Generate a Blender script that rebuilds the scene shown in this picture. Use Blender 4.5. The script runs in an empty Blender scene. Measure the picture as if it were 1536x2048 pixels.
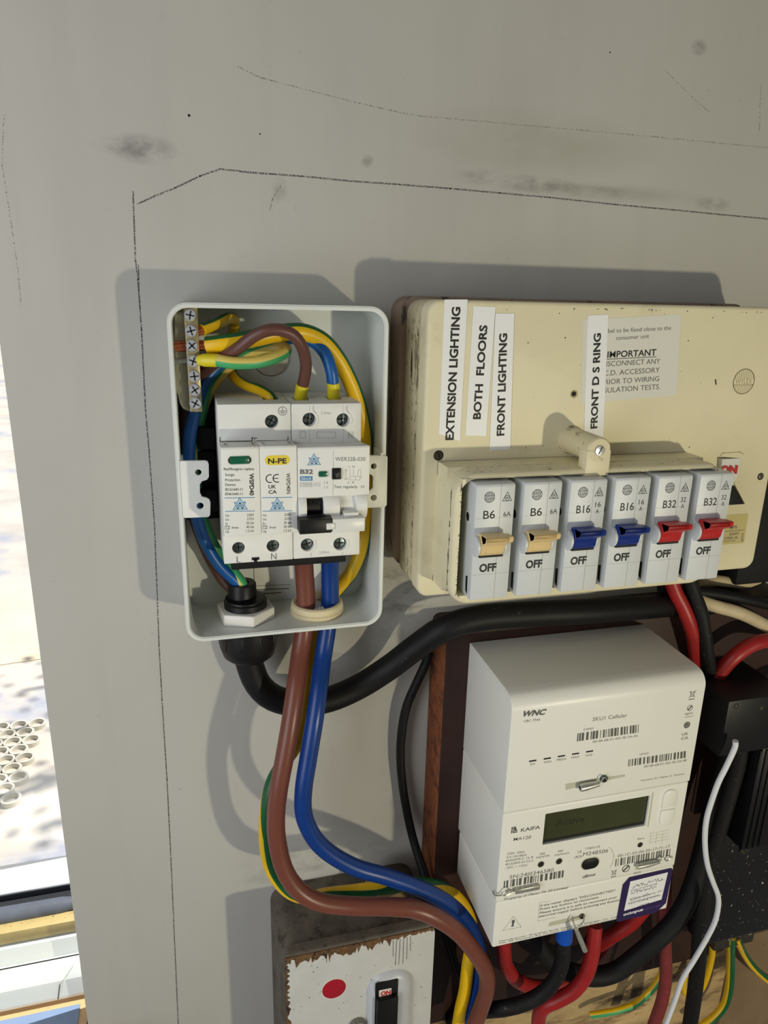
import bpy, bmesh, math, random
from mathutils import Vector, Matrix
random.seed(7)
S = bpy.context.scene
COL = S.collection

# ------------------------------------------------------------------ camera, world, lights
ZC = 1.5            # camera height (m)
D = 412.0           # camera to back board (mm)
F = 1420.0          # focal length in pixels of a 1536x2048 frame
RM = ((0.96578244, -0.02215644, -0.25840543),
      (-0.05340594, 0.95800187, -0.28174497),
      (0.25379535, 0.28590473, 0.9240381))

cam = bpy.data.cameras.new('camera')
cam.sensor_fit = 'VERTICAL'; cam.sensor_height = 32.0; cam.lens = F / 2048 * 32.0
cam.clip_start = 0.01; cam.clip_end = 200
co = bpy.data.objects.new('camera', cam); COL.objects.link(co)
def w3(v): return Vector((v[0], v[2], -v[1]))
rx, ry, rz = w3(RM[0]), -w3(RM[1]), -w3(RM[2])
m = Matrix((rx, ry, rz)).transposed().to_4x4()
m.translation = Vector((0, -D / 1000, ZC))
co.matrix_world = m
S.camera = co

S.view_settings.view_transform = 'Standard'
S.view_settings.look = 'None'
S.view_settings.gamma = 1
S.view_settings.use_curve_mapping = False
S.view_settings.exposure = 0.0

wd = bpy.data.worlds.new('world'); S.world = wd; wd.use_nodes = True
bg = wd.node_tree.nodes['Background']
# dim room in front of the board, bright sky behind it (outside the window)
_nt = wd.node_tree; _tc = _nt.nodes.new('ShaderNodeTexCoord'); _sx = _nt.nodes.new('ShaderNodeSeparateXYZ')
_mr = _nt.nodes.new('ShaderNodeMapRange'); _mr.inputs[1].default_value = -0.02; _mr.inputs[2].default_value = 0.12
_mx = _nt.nodes.new('ShaderNodeMix'); _mx.data_type = 'RGBA'
_mx.inputs[6].default_value = (0.11, 0.107, 0.102, 1); _mx.inputs[7].default_value = (0.62, 0.72, 0.9, 1)
_nt.links.new(_tc.outputs['Generated'], _sx.inputs[0]); _nt.links.new(_sx.outputs[1], _mr.inputs[0])
_nt.links.new(_mr.outputs[0], _mx.inputs[0]); _nt.links.new(_mx.outputs[2], bg.inputs[0]); bg.inputs[1].default_value = 1.0

def lamp(kind, name, energy, color, loc, rot=(0, 0, 0), size=None):
    l = bpy.data.lights.new(name, kind); l.energy = energy; l.color = color
    if kind == 'SUN': l.angle = math.radians(0.6)
    elif kind == 'AREA': l.size = size
    else: l.shadow_soft_size = size
    o = bpy.data.objects.new(name, l); o.location = loc; o.rotation_euler = rot; COL.objects.link(o)
    return o
LAMP = (540, 345, 980)
lamp('POINT', 'assumed_lamp', 15.5, (1.0, 0.92, 0.66), (LAMP[0] / 1000, -LAMP[2] / 1000, ZC - LAMP[1] / 1000), size=0.018)  # unseen lamp, assumed from the direction of the cast shadows
day = lamp('AREA', 'assumed_daylight', 3.6, (0.93, 0.96, 1.0), (-0.52, -0.56, ZC - 0.10), size=0.4)  # area light added out of frame for assumed daylight from the left
day.data.shape = 'RECTANGLE'; day.data.size_y = 0.8
day.rotation_euler = Vector((0.75, 0.6, -0.05)).to_track_quat('-Z', 'Y').to_euler()
sun = lamp('SUN', 'sun', 6.0, (1.0, 0.95, 0.86), (0, 4, 6))
sun.rotation_euler = Vector((-0.5, -0.06, -0.86)).to_track_quat('-Z', 'Y').to_euler()

# ------------------------------------------------------------------ measuring helpers
def un(px, py, d):
    """wall coordinates (X right, Z down, mm) of a pixel lying at distance d in front of the board"""
    a = (px - 768) / F; b = (py - 1024) / F
    w = [RM[0][i] * a + RM[1][i] * b + RM[2][i] for i in range(3)]
    return (w[0] / w[2] * (D - d), w[1] / w[2] * (D - d))
def P(px, py, d):
    x, z = un(px, py, d); return (x, z, d)
def mpp(X, Z, d):
    return (RM[2][0] * X + RM[2][1] * Z + RM[2][2] * (D - d)) / F
def V(X, Z, d): return Vector((X / 1000, -d / 1000, ZC - Z / 1000))

# ------------------------------------------------------------------ materials
def lin(c):
    return tuple((v / 255 / 12.92 if v / 255 <= 0.04045 else ((v / 255 + 0.055) / 1.055) ** 2.4) for v in c)
MATS = {}
def mat(name, col, rough=0.5, metal=0.0, var=0.0, vscale=60, spots=None, bump=0.0, bscale=300, spec=0.5, stretch=None, coat=0.0):
    """procedural paint / plastic / metal; spots = list of (colour, scale, threshold, softness, strength)"""
    m = bpy.data.materials.new(name); m.use_nodes = True
    nt = m.node_tree; b = nt.nodes['Principled BSDF']
    L = nt.links.new
    b.inputs['Roughness'].default_value = rough
    b.inputs['Metallic'].default_value = metal
    b.inputs['Specular IOR Level'].default_value = spec
    if coat: b.inputs['Coat Weight'].default_value = coat
    c = lin(col) + (1,)
    b.inputs['Base Color'].default_value = c
    tc = nt.nodes.new('ShaderNodeTexCoord')
    vec = tc.outputs['Object']
    if stretch:
        mp = nt.nodes.new('ShaderNodeMapping'); mp.inputs['Scale'].default_value = stretch
        L(vec, mp.inputs[0]); vec = mp.outputs[0]
    out = None
    if var:
        n = nt.nodes.new('ShaderNodeTexNoise'); n.inputs['Scale'].default_value = vscale
        n.inputs['Detail'].default_value = 5; n.inputs['Roughness'].default_value = 0.6
        L(vec, n.inputs['Vector'])
        r = nt.nodes.new('ShaderNodeMapRange'); r.inputs[1].default_value = 0.3; r.inputs[2].default_value = 0.7
        L(n.outputs[0], r.inputs[0])
        mx = nt.nodes.new('ShaderNodeMix'); mx.data_type = 'RGBA'
        mx.inputs[6].default_value = tuple(v * (1 - var) for v in c[:3]) + (1,)
        mx.inputs[7].default_value = tuple(min(1, v * (1 + var)) for v in c[:3]) + (1,)
        L(r.outputs[0], mx.inputs[0]); out = mx.outputs[2]
    for k, (sc, scale, th, soft, st) in enumerate(spots or []):
        n = nt.nodes.new('ShaderNodeTexNoise'); n.inputs['Scale'].default_value = scale
        n.inputs['Detail'].default_value = 6; n.inputs['Roughness'].default_value = 0.65
        mp = nt.nodes.new('ShaderNodeMapping'); mp.inputs['Location'].default_value = (k * 3.1 + 1, k * 1.7, k * 2.3)
        L(vec, mp.inputs[0]); L(mp.outputs[0], n.inputs['Vector'])
        r = nt.nodes.new('ShaderNodeMapRange'); r.inputs[1].default_value = th; r.inputs[2].default_value = th + soft
        r.inputs[4].default_value = st
        L(n.outputs[0], r.inputs[0])
        mx = nt.nodes.new('ShaderNodeMix'); mx.data_type = 'RGBA'
        if out is None: mx.inputs[6].default_value = c
        else: L(out, mx.inputs[6])
        mx.inputs[7].default_value = lin(sc) + (1,)
        L(r.outputs[0], mx.inputs[0]); out = mx.outputs[2]
    if out is not None: L(out, b.inputs['Base Color'])
    if bump:
        n = nt.nodes.new('ShaderNodeTexNoise'); n.inputs['Scale'].default_value = bscale; n.inputs['Detail'].default_value = 4
        L(vec, n.inputs['Vector'])
        bp = nt.nodes.new('ShaderNodeBump'); bp.inputs['Strength'].default_value = bump; bp.inputs['Distance'].default_value = 0.001
        L(n.outputs[0], bp.inputs['Height']); L(bp.outputs[0], b.inputs['Normal'])
    MATS[name] = m
    return m

DIRT = (70, 58, 38)
mat('box_grey', (222, 226, 222), 0.42, var=0.03, vscale=15)
mat('white_plastic', (232, 232, 226), 0.42, var=0.02, vscale=40)
mat('module_white', (236, 236, 231), 0.45, var=0.015, vscale=60)
mat('module_grey', (212, 213, 209), 0.45)
mat('cartridge_white', (238, 238, 232), 0.5)
mat('lever_white', (232, 232, 226), 0.35)
mat('print_black', (28, 28, 30), 0.6)
mat('print_grey', (110, 112, 114), 0.6)
mat('print_light', (160, 160, 156), 0.6)
mat('print_blue', (70, 140, 190), 0.6)
mat('print_paleblue', (178, 210, 226), 0.6)
mat('gap_black', (12, 12, 13), 0.7)
mat('black_plastic', (14, 14, 17), 0.45, spec=0.35, var=0.15, vscale=90)
mat('black_matt', (17, 18, 20), 0.65, spec=0.3)
mat('black_rubber', (14, 14, 16), 0.55, spec=0.3, spots=[((90, 88, 84), 160, 0.66, 0.08, 0.35)])
mat('dusty_black', (18, 18, 19), 0.62, spec=0.3, spots=[((105, 102, 96), 420, 0.62, 0.1, 0.6)])
mat('speckled_black', (16, 17, 19), 0.4, spots=[((225, 222, 212), 330, 0.64, 0.02, 0.9)])
mat('zinc', (180, 184, 186), 0.28, 0.7, var=0.25, vscale=900)
mat('dark_zinc', (105, 116, 118), 0.3, 1.0, var=0.4, vscale=900)
mat('bright_zinc', (214, 218, 230), 0.25, 0.55, var=0.2, vscale=1200)
mat('old_screw', (110, 104, 92), 0.45, 1.0, var=0.3, vscale=800)
mat('brass', (172, 160, 122), 0.35, 0.6, var=0.15, vscale=400)
mat('earth_plate', (168, 166, 148), 0.4, 0.6, var=0.08, vscale=80)
mat('copper', (196, 112, 78), 0.3, 0.6, var=0.25, vscale=900)
mat('green_window', (20, 96, 66), 0.2, var=0.1, vscale=300, coat=0.4)
mat('tag_yellow', (236, 212, 64), 0.5)
mat('ferrule_yellow', (222, 206, 36), 0.38)
mat('cable_brown', (118, 66, 52), 0.36, var=0.06, vscale=40)
mat('wire_brown', (98, 62, 54), 0.42, var=0.05, vscale=60)
mat('cable_blue', (6, 56, 130), 0.33, var=0.08, vscale=50)
mat('wire_blue', (14, 88, 160), 0.36, var=0.05, vscale=60)
mat('earth_yellow', (236, 190, 20), 0.38, var=0.04, vscale=80)
mat('earth_green', (16, 92, 48), 0.4, var=0.06, vscale=80)
mat('earth_palegreen', (70, 170, 108), 0.4)
mat('earth_paleyellow', (226, 204, 108), 0.4)
mat('cable_red', (160, 32, 31), 0.42, var=0.12, vscale=50, spots=[((90, 40, 36), 120, 0.6, 0.1, 0.5)])
mat('cable_darkred', (126, 46, 46), 0.6, var=0.12, vscale=80, spots=[((170, 140, 130), 500, 0.62, 0.08, 0.5)])
mat('cable_white', (224, 226, 230), 0.4)
mat('cable_cream', (205, 188, 152), 0.6, var=0.1, vscale=60, spots=[((110, 88, 60), 120, 0.6, 0.1, 0.6)])
mat('sleeve_blue', (16, 82, 184), 0.35)
mat('nut_white', (232, 230, 224), 0.4, var=0.02)
mat('bush_cream', (222, 208, 170), 0.55, var=0.06, vscale=60, bump=0.15, bscale=200)
mat('cream', (230, 221, 186), 0.5, var=0.035, vscale=30,
    spots=[((120, 105, 72), 260, 0.70, 0.03, 0.7), ((178, 164, 122), 25, 0.58, 0.15, 0.35)], spec=0.3)
mat('cream_dirty', (206, 195, 162), 0.5, var=0.08, vscale=40,
    spots=[(DIRT, 90, 0.57, 0.08, 0.75), ((120, 106, 80), 22, 0.5, 0.2, 0.5)], stretch=(1, 1, 0.35))
mat('cream_top', (218, 207, 170), 0.5, var=0.06, vscale=40, spots=[(DIRT, 150, 0.58, 0.07, 0.75)])
mat('base_brown', (146, 126, 110), 0.6, var=0.2, vscale=40, spots=[((24, 18, 14), 80, 0.58, 0.08, 0.8)], stretch=(1, 1, 0.4))
mat('grime', (62, 54, 40), 0.8, var=0.3, vscale=200)
mat('strip_white', (240, 241, 242), 0.45)
mat('paper_white', (222, 221, 210), 0.6, var=0.02, vscale=20)
mat('relief', (172, 160, 118), 0.5)
mat('breaker_grey', (214, 218, 219), 0.42, var=0.03, vscale=40, spots=[((120, 112, 96), 300, 0.70, 0.03, 0.5)])
mat('breaker_top', (196, 198, 192), 0.5, var=0.05, vscale=60, spots=[((96, 84, 66), 260, 0.60, 0.06, 0.7)])
mat('breaker_ear', (214, 217, 218), 0.4)
mat('toggle_cream', (232, 204, 146), 0.4, var=0.04, vscale=90, spots=[((96, 62, 36), 170, 0.66, 0.05, 0.8)])
mat('toggle_blue', (10, 44, 128), 0.35, var=0.08, vscale=90)
mat('toggle_red', (188, 34, 32), 0.36, var=0.06, vscale=90, spots=[((60, 22, 22), 170, 0.68, 0.05, 0.8)])
mat('label_aged', (206, 190, 128), 0.5, var=0.05, vscale=60)
mat('print_red', (196, 32, 34), 0.5)
mat('meter_white', (240, 239, 230), 0.38, var=0.012, vscale=20)
mat('meter_recess', (196, 194, 172), 0.5)
mat('print_meter', (92, 92, 88), 0.6)
mat('lcd', (62, 66, 34), 0.25, var=0.25, vscale=12, coat=0.5)
mat('lcd_digit', (40, 42, 24), 0.4)
mat('lcd_frame', (28, 29, 26), 0.4)
mat('purple', (42, 26, 78), 0.4)
mat('purple_pale', (84, 62, 120), 0.5)
mat('ink', (64, 62, 70), 0.6)
mat('seal', (190, 190, 180), 0.3, 0.65, var=0.2, vscale=500)
mat('rust_board', (50, 27, 19), 0.55, var=0.3, vscale=20, spots=[((34, 18, 13), 30, 0.55, 0.15, 0.7)])
mat('rust_edge', (128, 72, 38), 0.75, var=0.3, vscale=200, spots=[((74, 36, 22), 90, 0.52, 0.12, 0.8)], bump=0.6, bscale=500)
mat('plywood', (186, 158, 112), 0.75, var=0.35, vscale=40, spots=[((96, 74, 50), 50, 0.5, 0.12, 0.8), ((40, 30, 22), 22, 0.5, 0.06, 0.85)], stretch=(0.35, 1, 1), bump=0.4, bscale=120)
mat('hardboard', (128, 106, 80), 0.75, var=0.12, vscale=25, spots=[((66, 52, 38), 60, 0.62, 0.1, 0.6)])
mat('switch_white', (206, 206, 202), 0.42, var=0.05, vscale=50,
    spots=[((70, 50, 30), 420, 0.70, 0.03, 0.8), ((120, 96, 60), 130, 0.68, 0.05, 0.6)], bump=0.2, bscale=250)
mat('switch_grime', (92, 84, 74), 0.65, var=0.3, vscale=60,
    spots=[((44, 34, 24), 90, 0.52, 0.15, 0.8), ((176, 172, 160), 500, 0.68, 0.05, 0.7)], bump=0.5, bscale=300)
mat('switch_rust', (104, 74, 44), 0.8, var=0.4, vscale=260, spots=[((46, 30, 18), 200, 0.52, 0.1, 0.9), ((196, 180, 140), 330, 0.62, 0.05, 0.9)], bump=0.5, bscale=400)
mat('disc_red', (172, 20, 44), 0.35, var=0.05, vscale=80)
mat('grey_knob', (128, 126, 116), 0.5, 0.3)
mat('switch_dish', (196, 198, 202), 0.35, var=0.04, vscale=30)
mat('frame_white', (226, 232, 234), 0.35, var=0.02)
mat('sill_white', (216, 222, 220), 0.35, var=0.03, vscale=20)
mat('gasket', (36, 40, 46), 0.6, var=0.15)
mat('rubber_tube', (86, 92, 104), 0.55, var=0.15, vscale=60)
mat('gold_strip', (172, 154, 104), 0.5, var=0.15, vscale=60)
mat('debris', (120, 110, 96), 0.9, var=0.4, vscale=200)
mat('ledge_wood', (206, 170, 124), 0.5, var=0.08, vscale=30, stretch=(0.1, 1, 1))
mat('blue_card', (120, 142, 176), 0.4, var=0.05)
mat('paving', (196, 190, 182), 0.8, var=0.2, vscale=3, spots=[((150, 160, 184), 1.6, 0.52, 0.1, 0.7), ((214, 204, 186), 0.8, 0.55, 0.05, 0.5)])
mat('paving_sand', (226, 212, 184), 0.8, var=0.1, vscale=4)
mat('mat_rubber', (206, 202, 188), 0.7)
mat('smudge_pencil', (96, 94, 92), 0.8)
mat('faint_pencil', (142, 140, 134), 0.8)
mat('leaf', (70, 110, 50), 0.6, var=0.2)
mat('bark', (90, 74, 58), 0.8)
mat('washer', (205, 202, 188), 0.25, 0.7, var=0.1, vscale=300)

# the painted board: own node tree with stains of their own shape
def wall_material():
    m = bpy.data.materials.new('wall_paint'); m.use_nodes = True
    nt = m.node_tree; b = nt.nodes['Principled BSDF']; L = nt.links.new
    b.inputs['Roughness'].default_value = 0.55; b.inputs['Specular IOR Level'].default_value = 0.3
    tc = nt.nodes.new('ShaderNodeTexCoord')
    def noise(scale, detail, st=(1, 1, 1)):
        mp = nt.nodes.new('ShaderNodeMapping'); mp.inputs['Scale'].default_value = st
        L(tc.outputs['Object'], mp.inputs[0])
        n = nt.nodes.new('ShaderNodeTexNoise'); n.inputs['Scale'].default_value = scale; n.inputs['Detail'].default_value = detail
        n.inputs['Roughness'].default_value = 0.62
        L(mp.outputs[0], n.inputs['Vector']); return n.outputs[0]
    def mr(sock, a, bb, c=0.0, d=1.0):
        r = nt.nodes.new('ShaderNodeMapRange'); r.inputs[1].default_value = a; r.inputs[2].default_value = bb
        r.inputs[3].default_value = c; r.inputs[4].default_value = d; L(sock, r.inputs[0]); return r.outputs[0]
    def mix(fac, a, bcol):
        mx = nt.nodes.new('ShaderNodeMix'); mx.data_type = 'RGBA'
        L(fac, mx.inputs[0])
        if isinstance(a, tuple): mx.inputs[6].default_value = lin(a) + (1,)
        else: L(a, mx.inputs[6])
        mx.inputs[7].default_value = lin(bcol) + (1,); return mx.outputs[2]
    def mul(a, bb):
        n = nt.nodes.new('ShaderNodeMath'); n.operation = 'MULTIPLY'; L(a, n.inputs[0])
        if isinstance(bb, float): n.inputs[1].default_value = bb
        else: L(bb, n.inputs[1])
        return n.outputs[0]
    big = noise(5, 4, (1, 1, 0.6)); streak = noise(30, 5, (1, 1, 0.08)); fine = noise(180, 6)
    c = mix(mr(big, 0.35, 0.68), (182, 180, 172), (190, 188, 181))
    c = mix(mul(mr(streak, 0.5, 0.75), 0.35), c, (170, 168, 162))
    c = mix(mul(mr(fine, 0.66, 0.72), 0.35), c, (140, 138, 134))
    def stain(px, py, rx_, rz_, col, st, nscale, th, ax=1.0):
        nonlocal c
        rx_ *= 1.2; rz_ *= 1.2; st *= 0.8
        X, Z = un(px, py, 0)
        sb = nt.nodes.new('ShaderNodeVectorMath'); sb.operation = 'SUBTRACT'
        L(tc.outputs['Object'], sb.inputs[0]); sb.inputs[1].default_value = (X / 1000, 0, ZC - Z / 1000)
        ml = nt.nodes.new('ShaderNodeVectorMath'); ml.operation = 'MULTIPLY'
        L(sb.outputs[0], ml.inputs[0]); ml.inputs[1].default_value = (1000 / rx_, 0, 1000 / rz_)
        ln = nt.nodes.new('ShaderNodeVectorMath'); ln.operation = 'LENGTH'; L(ml.outputs[0], ln.inputs[0])
        mask = mr(ln.outputs['Value'], 0.35, 1.0, 1.0, 0.0)
        n = noise(nscale, 5, (0.5, 1, 1))
        c = mix(mul(mul(mask, mr(n, th, th + 0.2)), st), c, col)
    stain(285, 298, 15, 6.5, (112, 110, 108), 0.8, 120, 0.35)
    stain(240, 292, 12, 4, (130, 128, 126), 0.5, 120, 0.4)
    stain(1075, 369, 24, 4.5, (122, 118, 110), 0.75, 140, 0.36)
    stain(965, 354, 18, 4, (136, 132, 124), 0.6, 140, 0.42)
    stain(1200, 383, 40, 3.5, (132, 128, 118), 0.55, 140, 0.4)
    stain(1425, 408, 12, 4, (118, 114, 108), 0.7, 140, 0.36)
    stain(1080, 285, 70, 16, (160, 156, 140), 0.55, 25, 0.3)
    stain(1398, 95, 5, 4, (120, 116, 112), 0.7, 200, 0.3)
    stain(560, 385, 4, 10, (130, 128, 126), 0.5, 120, 0.4)
    stain(800, 1185, 26, 34, (104, 100, 88), 0.8, 110, 0.48)
    stain(700, 1330, 60, 18, (120, 116, 106), 0.55, 90, 0.5)
    stain(735, 322, 3.5, 3, (120, 112, 104), 0.6, 200, 0.3)
    stain(1230, 385, 60, 5, (150, 146, 136), 0.4, 60, 0.3)
    stain(640, 1720, 60, 14, (96, 94, 90), 0.55, 90, 0.46)
    L(c, b.inputs['Base Color'])
    bp = nt.nodes.new('ShaderNodeBump'); bp.inputs['Strength'].default_value = 0.06; bp.inputs['Distance'].default_value = 0.001
    L(noise(60, 6), bp.inputs['Height']); L(bp.outputs[0], b.inputs['Normal'])
    MATS['wall_paint'] = m
wall_material()

def pencil_material():
    for nm, th in (('pencil_line', 0.42), ('pencil_faint', 0.52)):
        m = bpy.data.materials.new(nm); m.use_nodes = True; nt = m.node_tree; L = nt.links.new
        b = nt.nodes['Principled BSDF']; b.inputs['Base Color'].default_value = lin((88, 87, 88) if nm == 'pencil_line' else (120, 118, 112)) + (1,)
        b.inputs['Roughness'].default_value = 0.7
        tc = nt.nodes.new('ShaderNodeTexCoord'); n = nt.nodes.new('ShaderNodeTexNoise'); n.inputs['Scale'].default_value = 1400
        L(tc.outputs['Object'], n.inputs['Vector'])
        r = nt.nodes.new('ShaderNodeMapRange'); r.inputs[1].default_value = th; r.inputs[2].default_value = th + 0.08
        L(n.outputs[0], r.inputs[0]); L(r.outputs[0], b.inputs['Alpha']); MATS[nm] = m
pencil_material()
def glass_material():
    m = bpy.data.materials.new('window_glass'); m.use_nodes = True; nt = m.node_tree; L = nt.links.new
    nt.nodes.remove(nt.nodes['Principled BSDF'])
    t = nt.nodes.new('ShaderNodeBsdfTransparent'); g = nt.nodes.new('ShaderNodeBsdfGlossy'); g.inputs['Roughness'].default_value = 0.02
    fr = nt.nodes.new('ShaderNodeFresnel'); fr.inputs[0].default_value = 1.45
    mx = nt.nodes.new('ShaderNodeMixShader'); L(fr.outputs[0], mx.inputs[0]); L(t.outputs[0], mx.inputs[1]); L(g.outputs[0], mx.inputs[2])
    L(mx.outputs[0], nt.nodes['Material Output'].inputs[0]); MATS['window_glass'] = m
glass_material()

# ------------------------------------------------------------------ mesh builder
FONT = {}
def glyphs(s, bold):
    key = (s, bold)
    if key in FONT: return FONT[key]
    cu = bpy.data.curves.new('t', 'FONT'); cu.body = s; cu.resolution_u = 3; cu.offset = bold
    ob = bpy.data.objects.new('t', cu); COL.objects.link(ob)
    dg = bpy.context.evaluated_depsgraph_get(); dg.update()
    me = bpy.data.meshes.new_from_object(ob.evaluated_get(dg))
    vs = [(v.co.x, v.co.y) for v in me.vertices]; fs = [tuple(p.vertices) for p in me.polygons]
    bpy.data.objects.remove(ob); bpy.data.curves.remove(cu); bpy.data.meshes.remove(me)
    FONT[key] = (vs, fs); return FONT[key]
def cap_height():
    vs, _ = glyphs('H', 0.0); ys = [v[1] for v in vs]; return max(ys) - min(ys)

def rr(x0, x1, z0, z1, r, n=6):
    pts = []
    for cx, cz, a0 in ((x1 - r, z0 + r, -90), (x1 - r, z1 - r, 0), (x0 + r, z1 - r, 90), (x0 + r, z0 + r, 180)):
        for i in range(n + 1):
            a = math.radians(a0 + 90 * i / n); pts.append((cx + r * math.cos(a), cz + r * math.sin(a)))
    return pts
def circ(x, z, r, n=24, rz_=None):
    rz_ = rz_ or r
    return [(x + r * math.cos(2 * math.pi * i / n), z + rz_ * math.sin(2 * math.pi * i / n)) for i in range(n)]

class MB:
    def __init__(s): s.bm = bmesh.new(); s.mats = []; s.mi = 0
    def m(s, name):
        if name not in s.mats: s.mats.append(name)
        s.mi = s.mats.index(name); return s
    def _add(s, verts, faces, bev=0, seg=2, edges=None):
        t = bmesh.new(); vs = [t.verts.new(V(*v)) for v in verts]
        for f in faces:
            try: t.faces.new([vs[i] for i in f])
            except ValueError: pass
        bmesh.ops.recalc_face_normals(t, faces=t.faces[:])
        if bev:
            t.edges.ensure_lookup_table()
            es = t.edges[:] if edges is None else [e for e in t.edges if edges(e, vs)]
            bmesh.ops.bevel(t, geom=es, offset=bev / 1000, segments=seg, affect='EDGES', profile=0.5, clamp_overlap=True)
        for f in t.faces: f.material_index = s.mi; f.smooth = True
        me = bpy.data.meshes.new('t'); t.to_mesh(me); t.free(); s.bm.from_mesh(me); bpy.data.meshes.remove(me)
        return s
    def box(s, x0, x1, z0, z1, d0, d1, bev=0, seg=2):
        v = [(x, z, d) for x in (x0, x1) for z in (z0, z1) for d in (d0, d1)]
        f = [(0, 1, 3, 2), (4, 6, 7, 5), (0, 4, 5, 1), (2, 3, 7, 6), (0, 2, 6, 4), (1, 5, 7, 3)]
        return s._add(v, f, bev, seg)
    def poly(s, out, d0, d1, bev=0, seg=2):
        """outline in the wall plane, thickened from d0 to d1; bev rounds the front edge"""
        n = len(out); v = [(x, z, d0) for x, z in out] + [(x, z, d1) for x, z in out]
        f = [tuple(range(n))[::-1], tuple(range(n, 2 * n))] + [(i, (i + 1) % n, n + (i + 1) % n, n + i) for i in range(n)]
        y1 = -d1 / 1000
        return s._add(v, f, bev, seg, lambda e, vs: all(abs(q.co.y - y1) < 1e-7 for q in e.verts))
    def flat(s, out, d):
        return s._add([(x, z, d) for x, z in out], [tuple(range(len(out)))])
    def prof(s, pr, x0, x1, bev=0, seg=2):
        """(d, Z) profile extruded along X"""
        n = len(pr); v = [(x0, z, d) for d, z in pr] + [(x1, z, d) for d, z in pr]
        f = [tuple(range(n))[::-1], tuple(range(n, 2 * n))] + [(i, (i + 1) % n, n + (i + 1) % n, n + i) for i in range(n)]
        return s._add(v, f, bev, seg)
    def ring(s, o, i_, d0, d1):
        n = len(o); v = [(x, z, d0) for x, z in o] + [(x, z, d0) for x, z in i_] + [(x, z, d1) for x, z in o] + [(x, z, d1) for x, z in i_]
        f = []
        for a in range(n):
            b = (a + 1) % n
            f += [(a, b, 2 * n + b, 2 * n + a), (n + a, n + b, 3 * n + b, 3 * n + a), (a, b, n + b, n + a), (2 * n + a, 2 * n + b, 3 * n + b, 3 * n + a)]
        return s._add(v, f)
    def rev(s, c, axis, pr, n=28):
        """revolve (t, r) stations about an axis through c=(X,Z,d); axis is 'd','x','z' or a vector (X,Z,d)"""
        ax = {'d': Vector((0, 0, 1)), 'x': Vector((1, 0, 0)), 'z': Vector((0, 1, 0))}[axis] if isinstance(axis, str) else Vector(axis).normalized()
        u = ax.orthogonal().normalized(); w = ax.cross(u); c = Vector(c)
        v = []; f = []
        for t, r in pr:
            for i in range(n):
                a = 2 * math.pi * i / n; v.append(tuple(c + ax * t + (u * math.cos(a) + w * math.sin(a)) * r))
        for k in range(len(pr) - 1):
            for i in range(n): f.append((k * n + i, k * n + (i + 1) % n, (k + 1) * n + (i + 1) % n, (k + 1) * n + i))
        if pr[0] != pr[-1]: f += [tuple(range(n))[::-1], tuple(range((len(pr) - 1) * n, len(pr) * n))]
        return s._add(v, f)
    def cyl(s, c, axis, r, t0, t1, n=28): return s.rev(c, axis, [(t0, r), (t1, r)], n)
    def tube(s, pts, r, seg=14, green=None, gm=None, taper=None, tw=None):
        """smooth cable through 3-D points; green = angular ranges (deg, from the side facing out of the wall) in material gm"""
        C = [Vector(p) for p in pts]; Q = []
        ext = [C[0] * 2 - C[1]] + C + [C[-1] * 2 - C[-2]]
        for i in range(1, len(ext) - 2):
            p0, p1, p2, p3 = ext[i - 1:i + 3]
            k = max(3, min(14, int((p2 - p1).length / max(1.2, r * 0.45))))
            for j in range(k):
                t = j / k
                Q.append(0.5 * ((2 * p1) + (p2 - p0) * t + (2 * p0 - 5 * p1 + 4 * p2 - p3) * t * t + (3 * p1 - p0 - 3 * p2 + p3) * t ** 3))
        Q.append(C[-1])
        n = len(Q); v = []; f = []; fm = []
        prev = None
        for i, q in enumerate(Q):
            t = (Q[min(i + 1, n - 1)] - Q[max(i - 1, 0)]).normalized()
            ref = Vector((0, 0, 1)) if prev is None else (Vector((0, 0, 1)) * 0.35 + prev * 0.65)
            nn = ref - t * ref.dot(t)
            if nn.length < 1e-3: nn = prev if prev is not None else t.orthogonal()
            nn.normalize(); prev = nn; b = t.cross(nn)
            rad = r if not taper else r * taper(i / (n - 1))
            sh = 0
            if tw:
                fr = i / n
                for (f0, a0), (f1, a1) in zip(tw[:-1], tw[1:]):
                    if f0 <= fr <= f1: sh = math.radians(a0 + (a1 - a0) * (fr - f0) / (f1 - f0))
            for j in range(seg):
                a = 2 * math.pi * j / seg; v.append(tuple(q + (nn * math.cos(a + sh) + b * math.sin(a + sh)) * rad))
        t = bmesh.new(); vs = [t.verts.new(V(*q)) for q in v]
        g = None
        if green: g0 = s.mi; s.m(gm); g = s.mi; s.mi = g0
        for i in range(n - 1):
            for j in range(seg):
                fc = t.faces.new((vs[i * seg + j], vs[i * seg + (j + 1) % seg], vs[(i + 1) * seg + (j + 1) % seg], vs[(i + 1) * seg + j]))
                fc.material_index = s.mi; fc.smooth = True
                if green:
                    ang = (360 * (j + 0.5) / seg + 180) % 360 - 180
                    if any(a <= ang <= b2 for a, b2 in green): fc.material_index = g
        for e in (range(seg), range((n - 1) * seg, n * seg)):
            fc = t.faces.new([vs[k] for k in e]); fc.material_index = s.mi
        bmesh.ops.recalc_face_normals(t, faces=t.faces[:])
        me = bpy.data.meshes.new('t'); t.to_mesh(me); t.free(); s.bm.from_mesh(me); bpy.data.meshes.remove(me)
        return s
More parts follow.
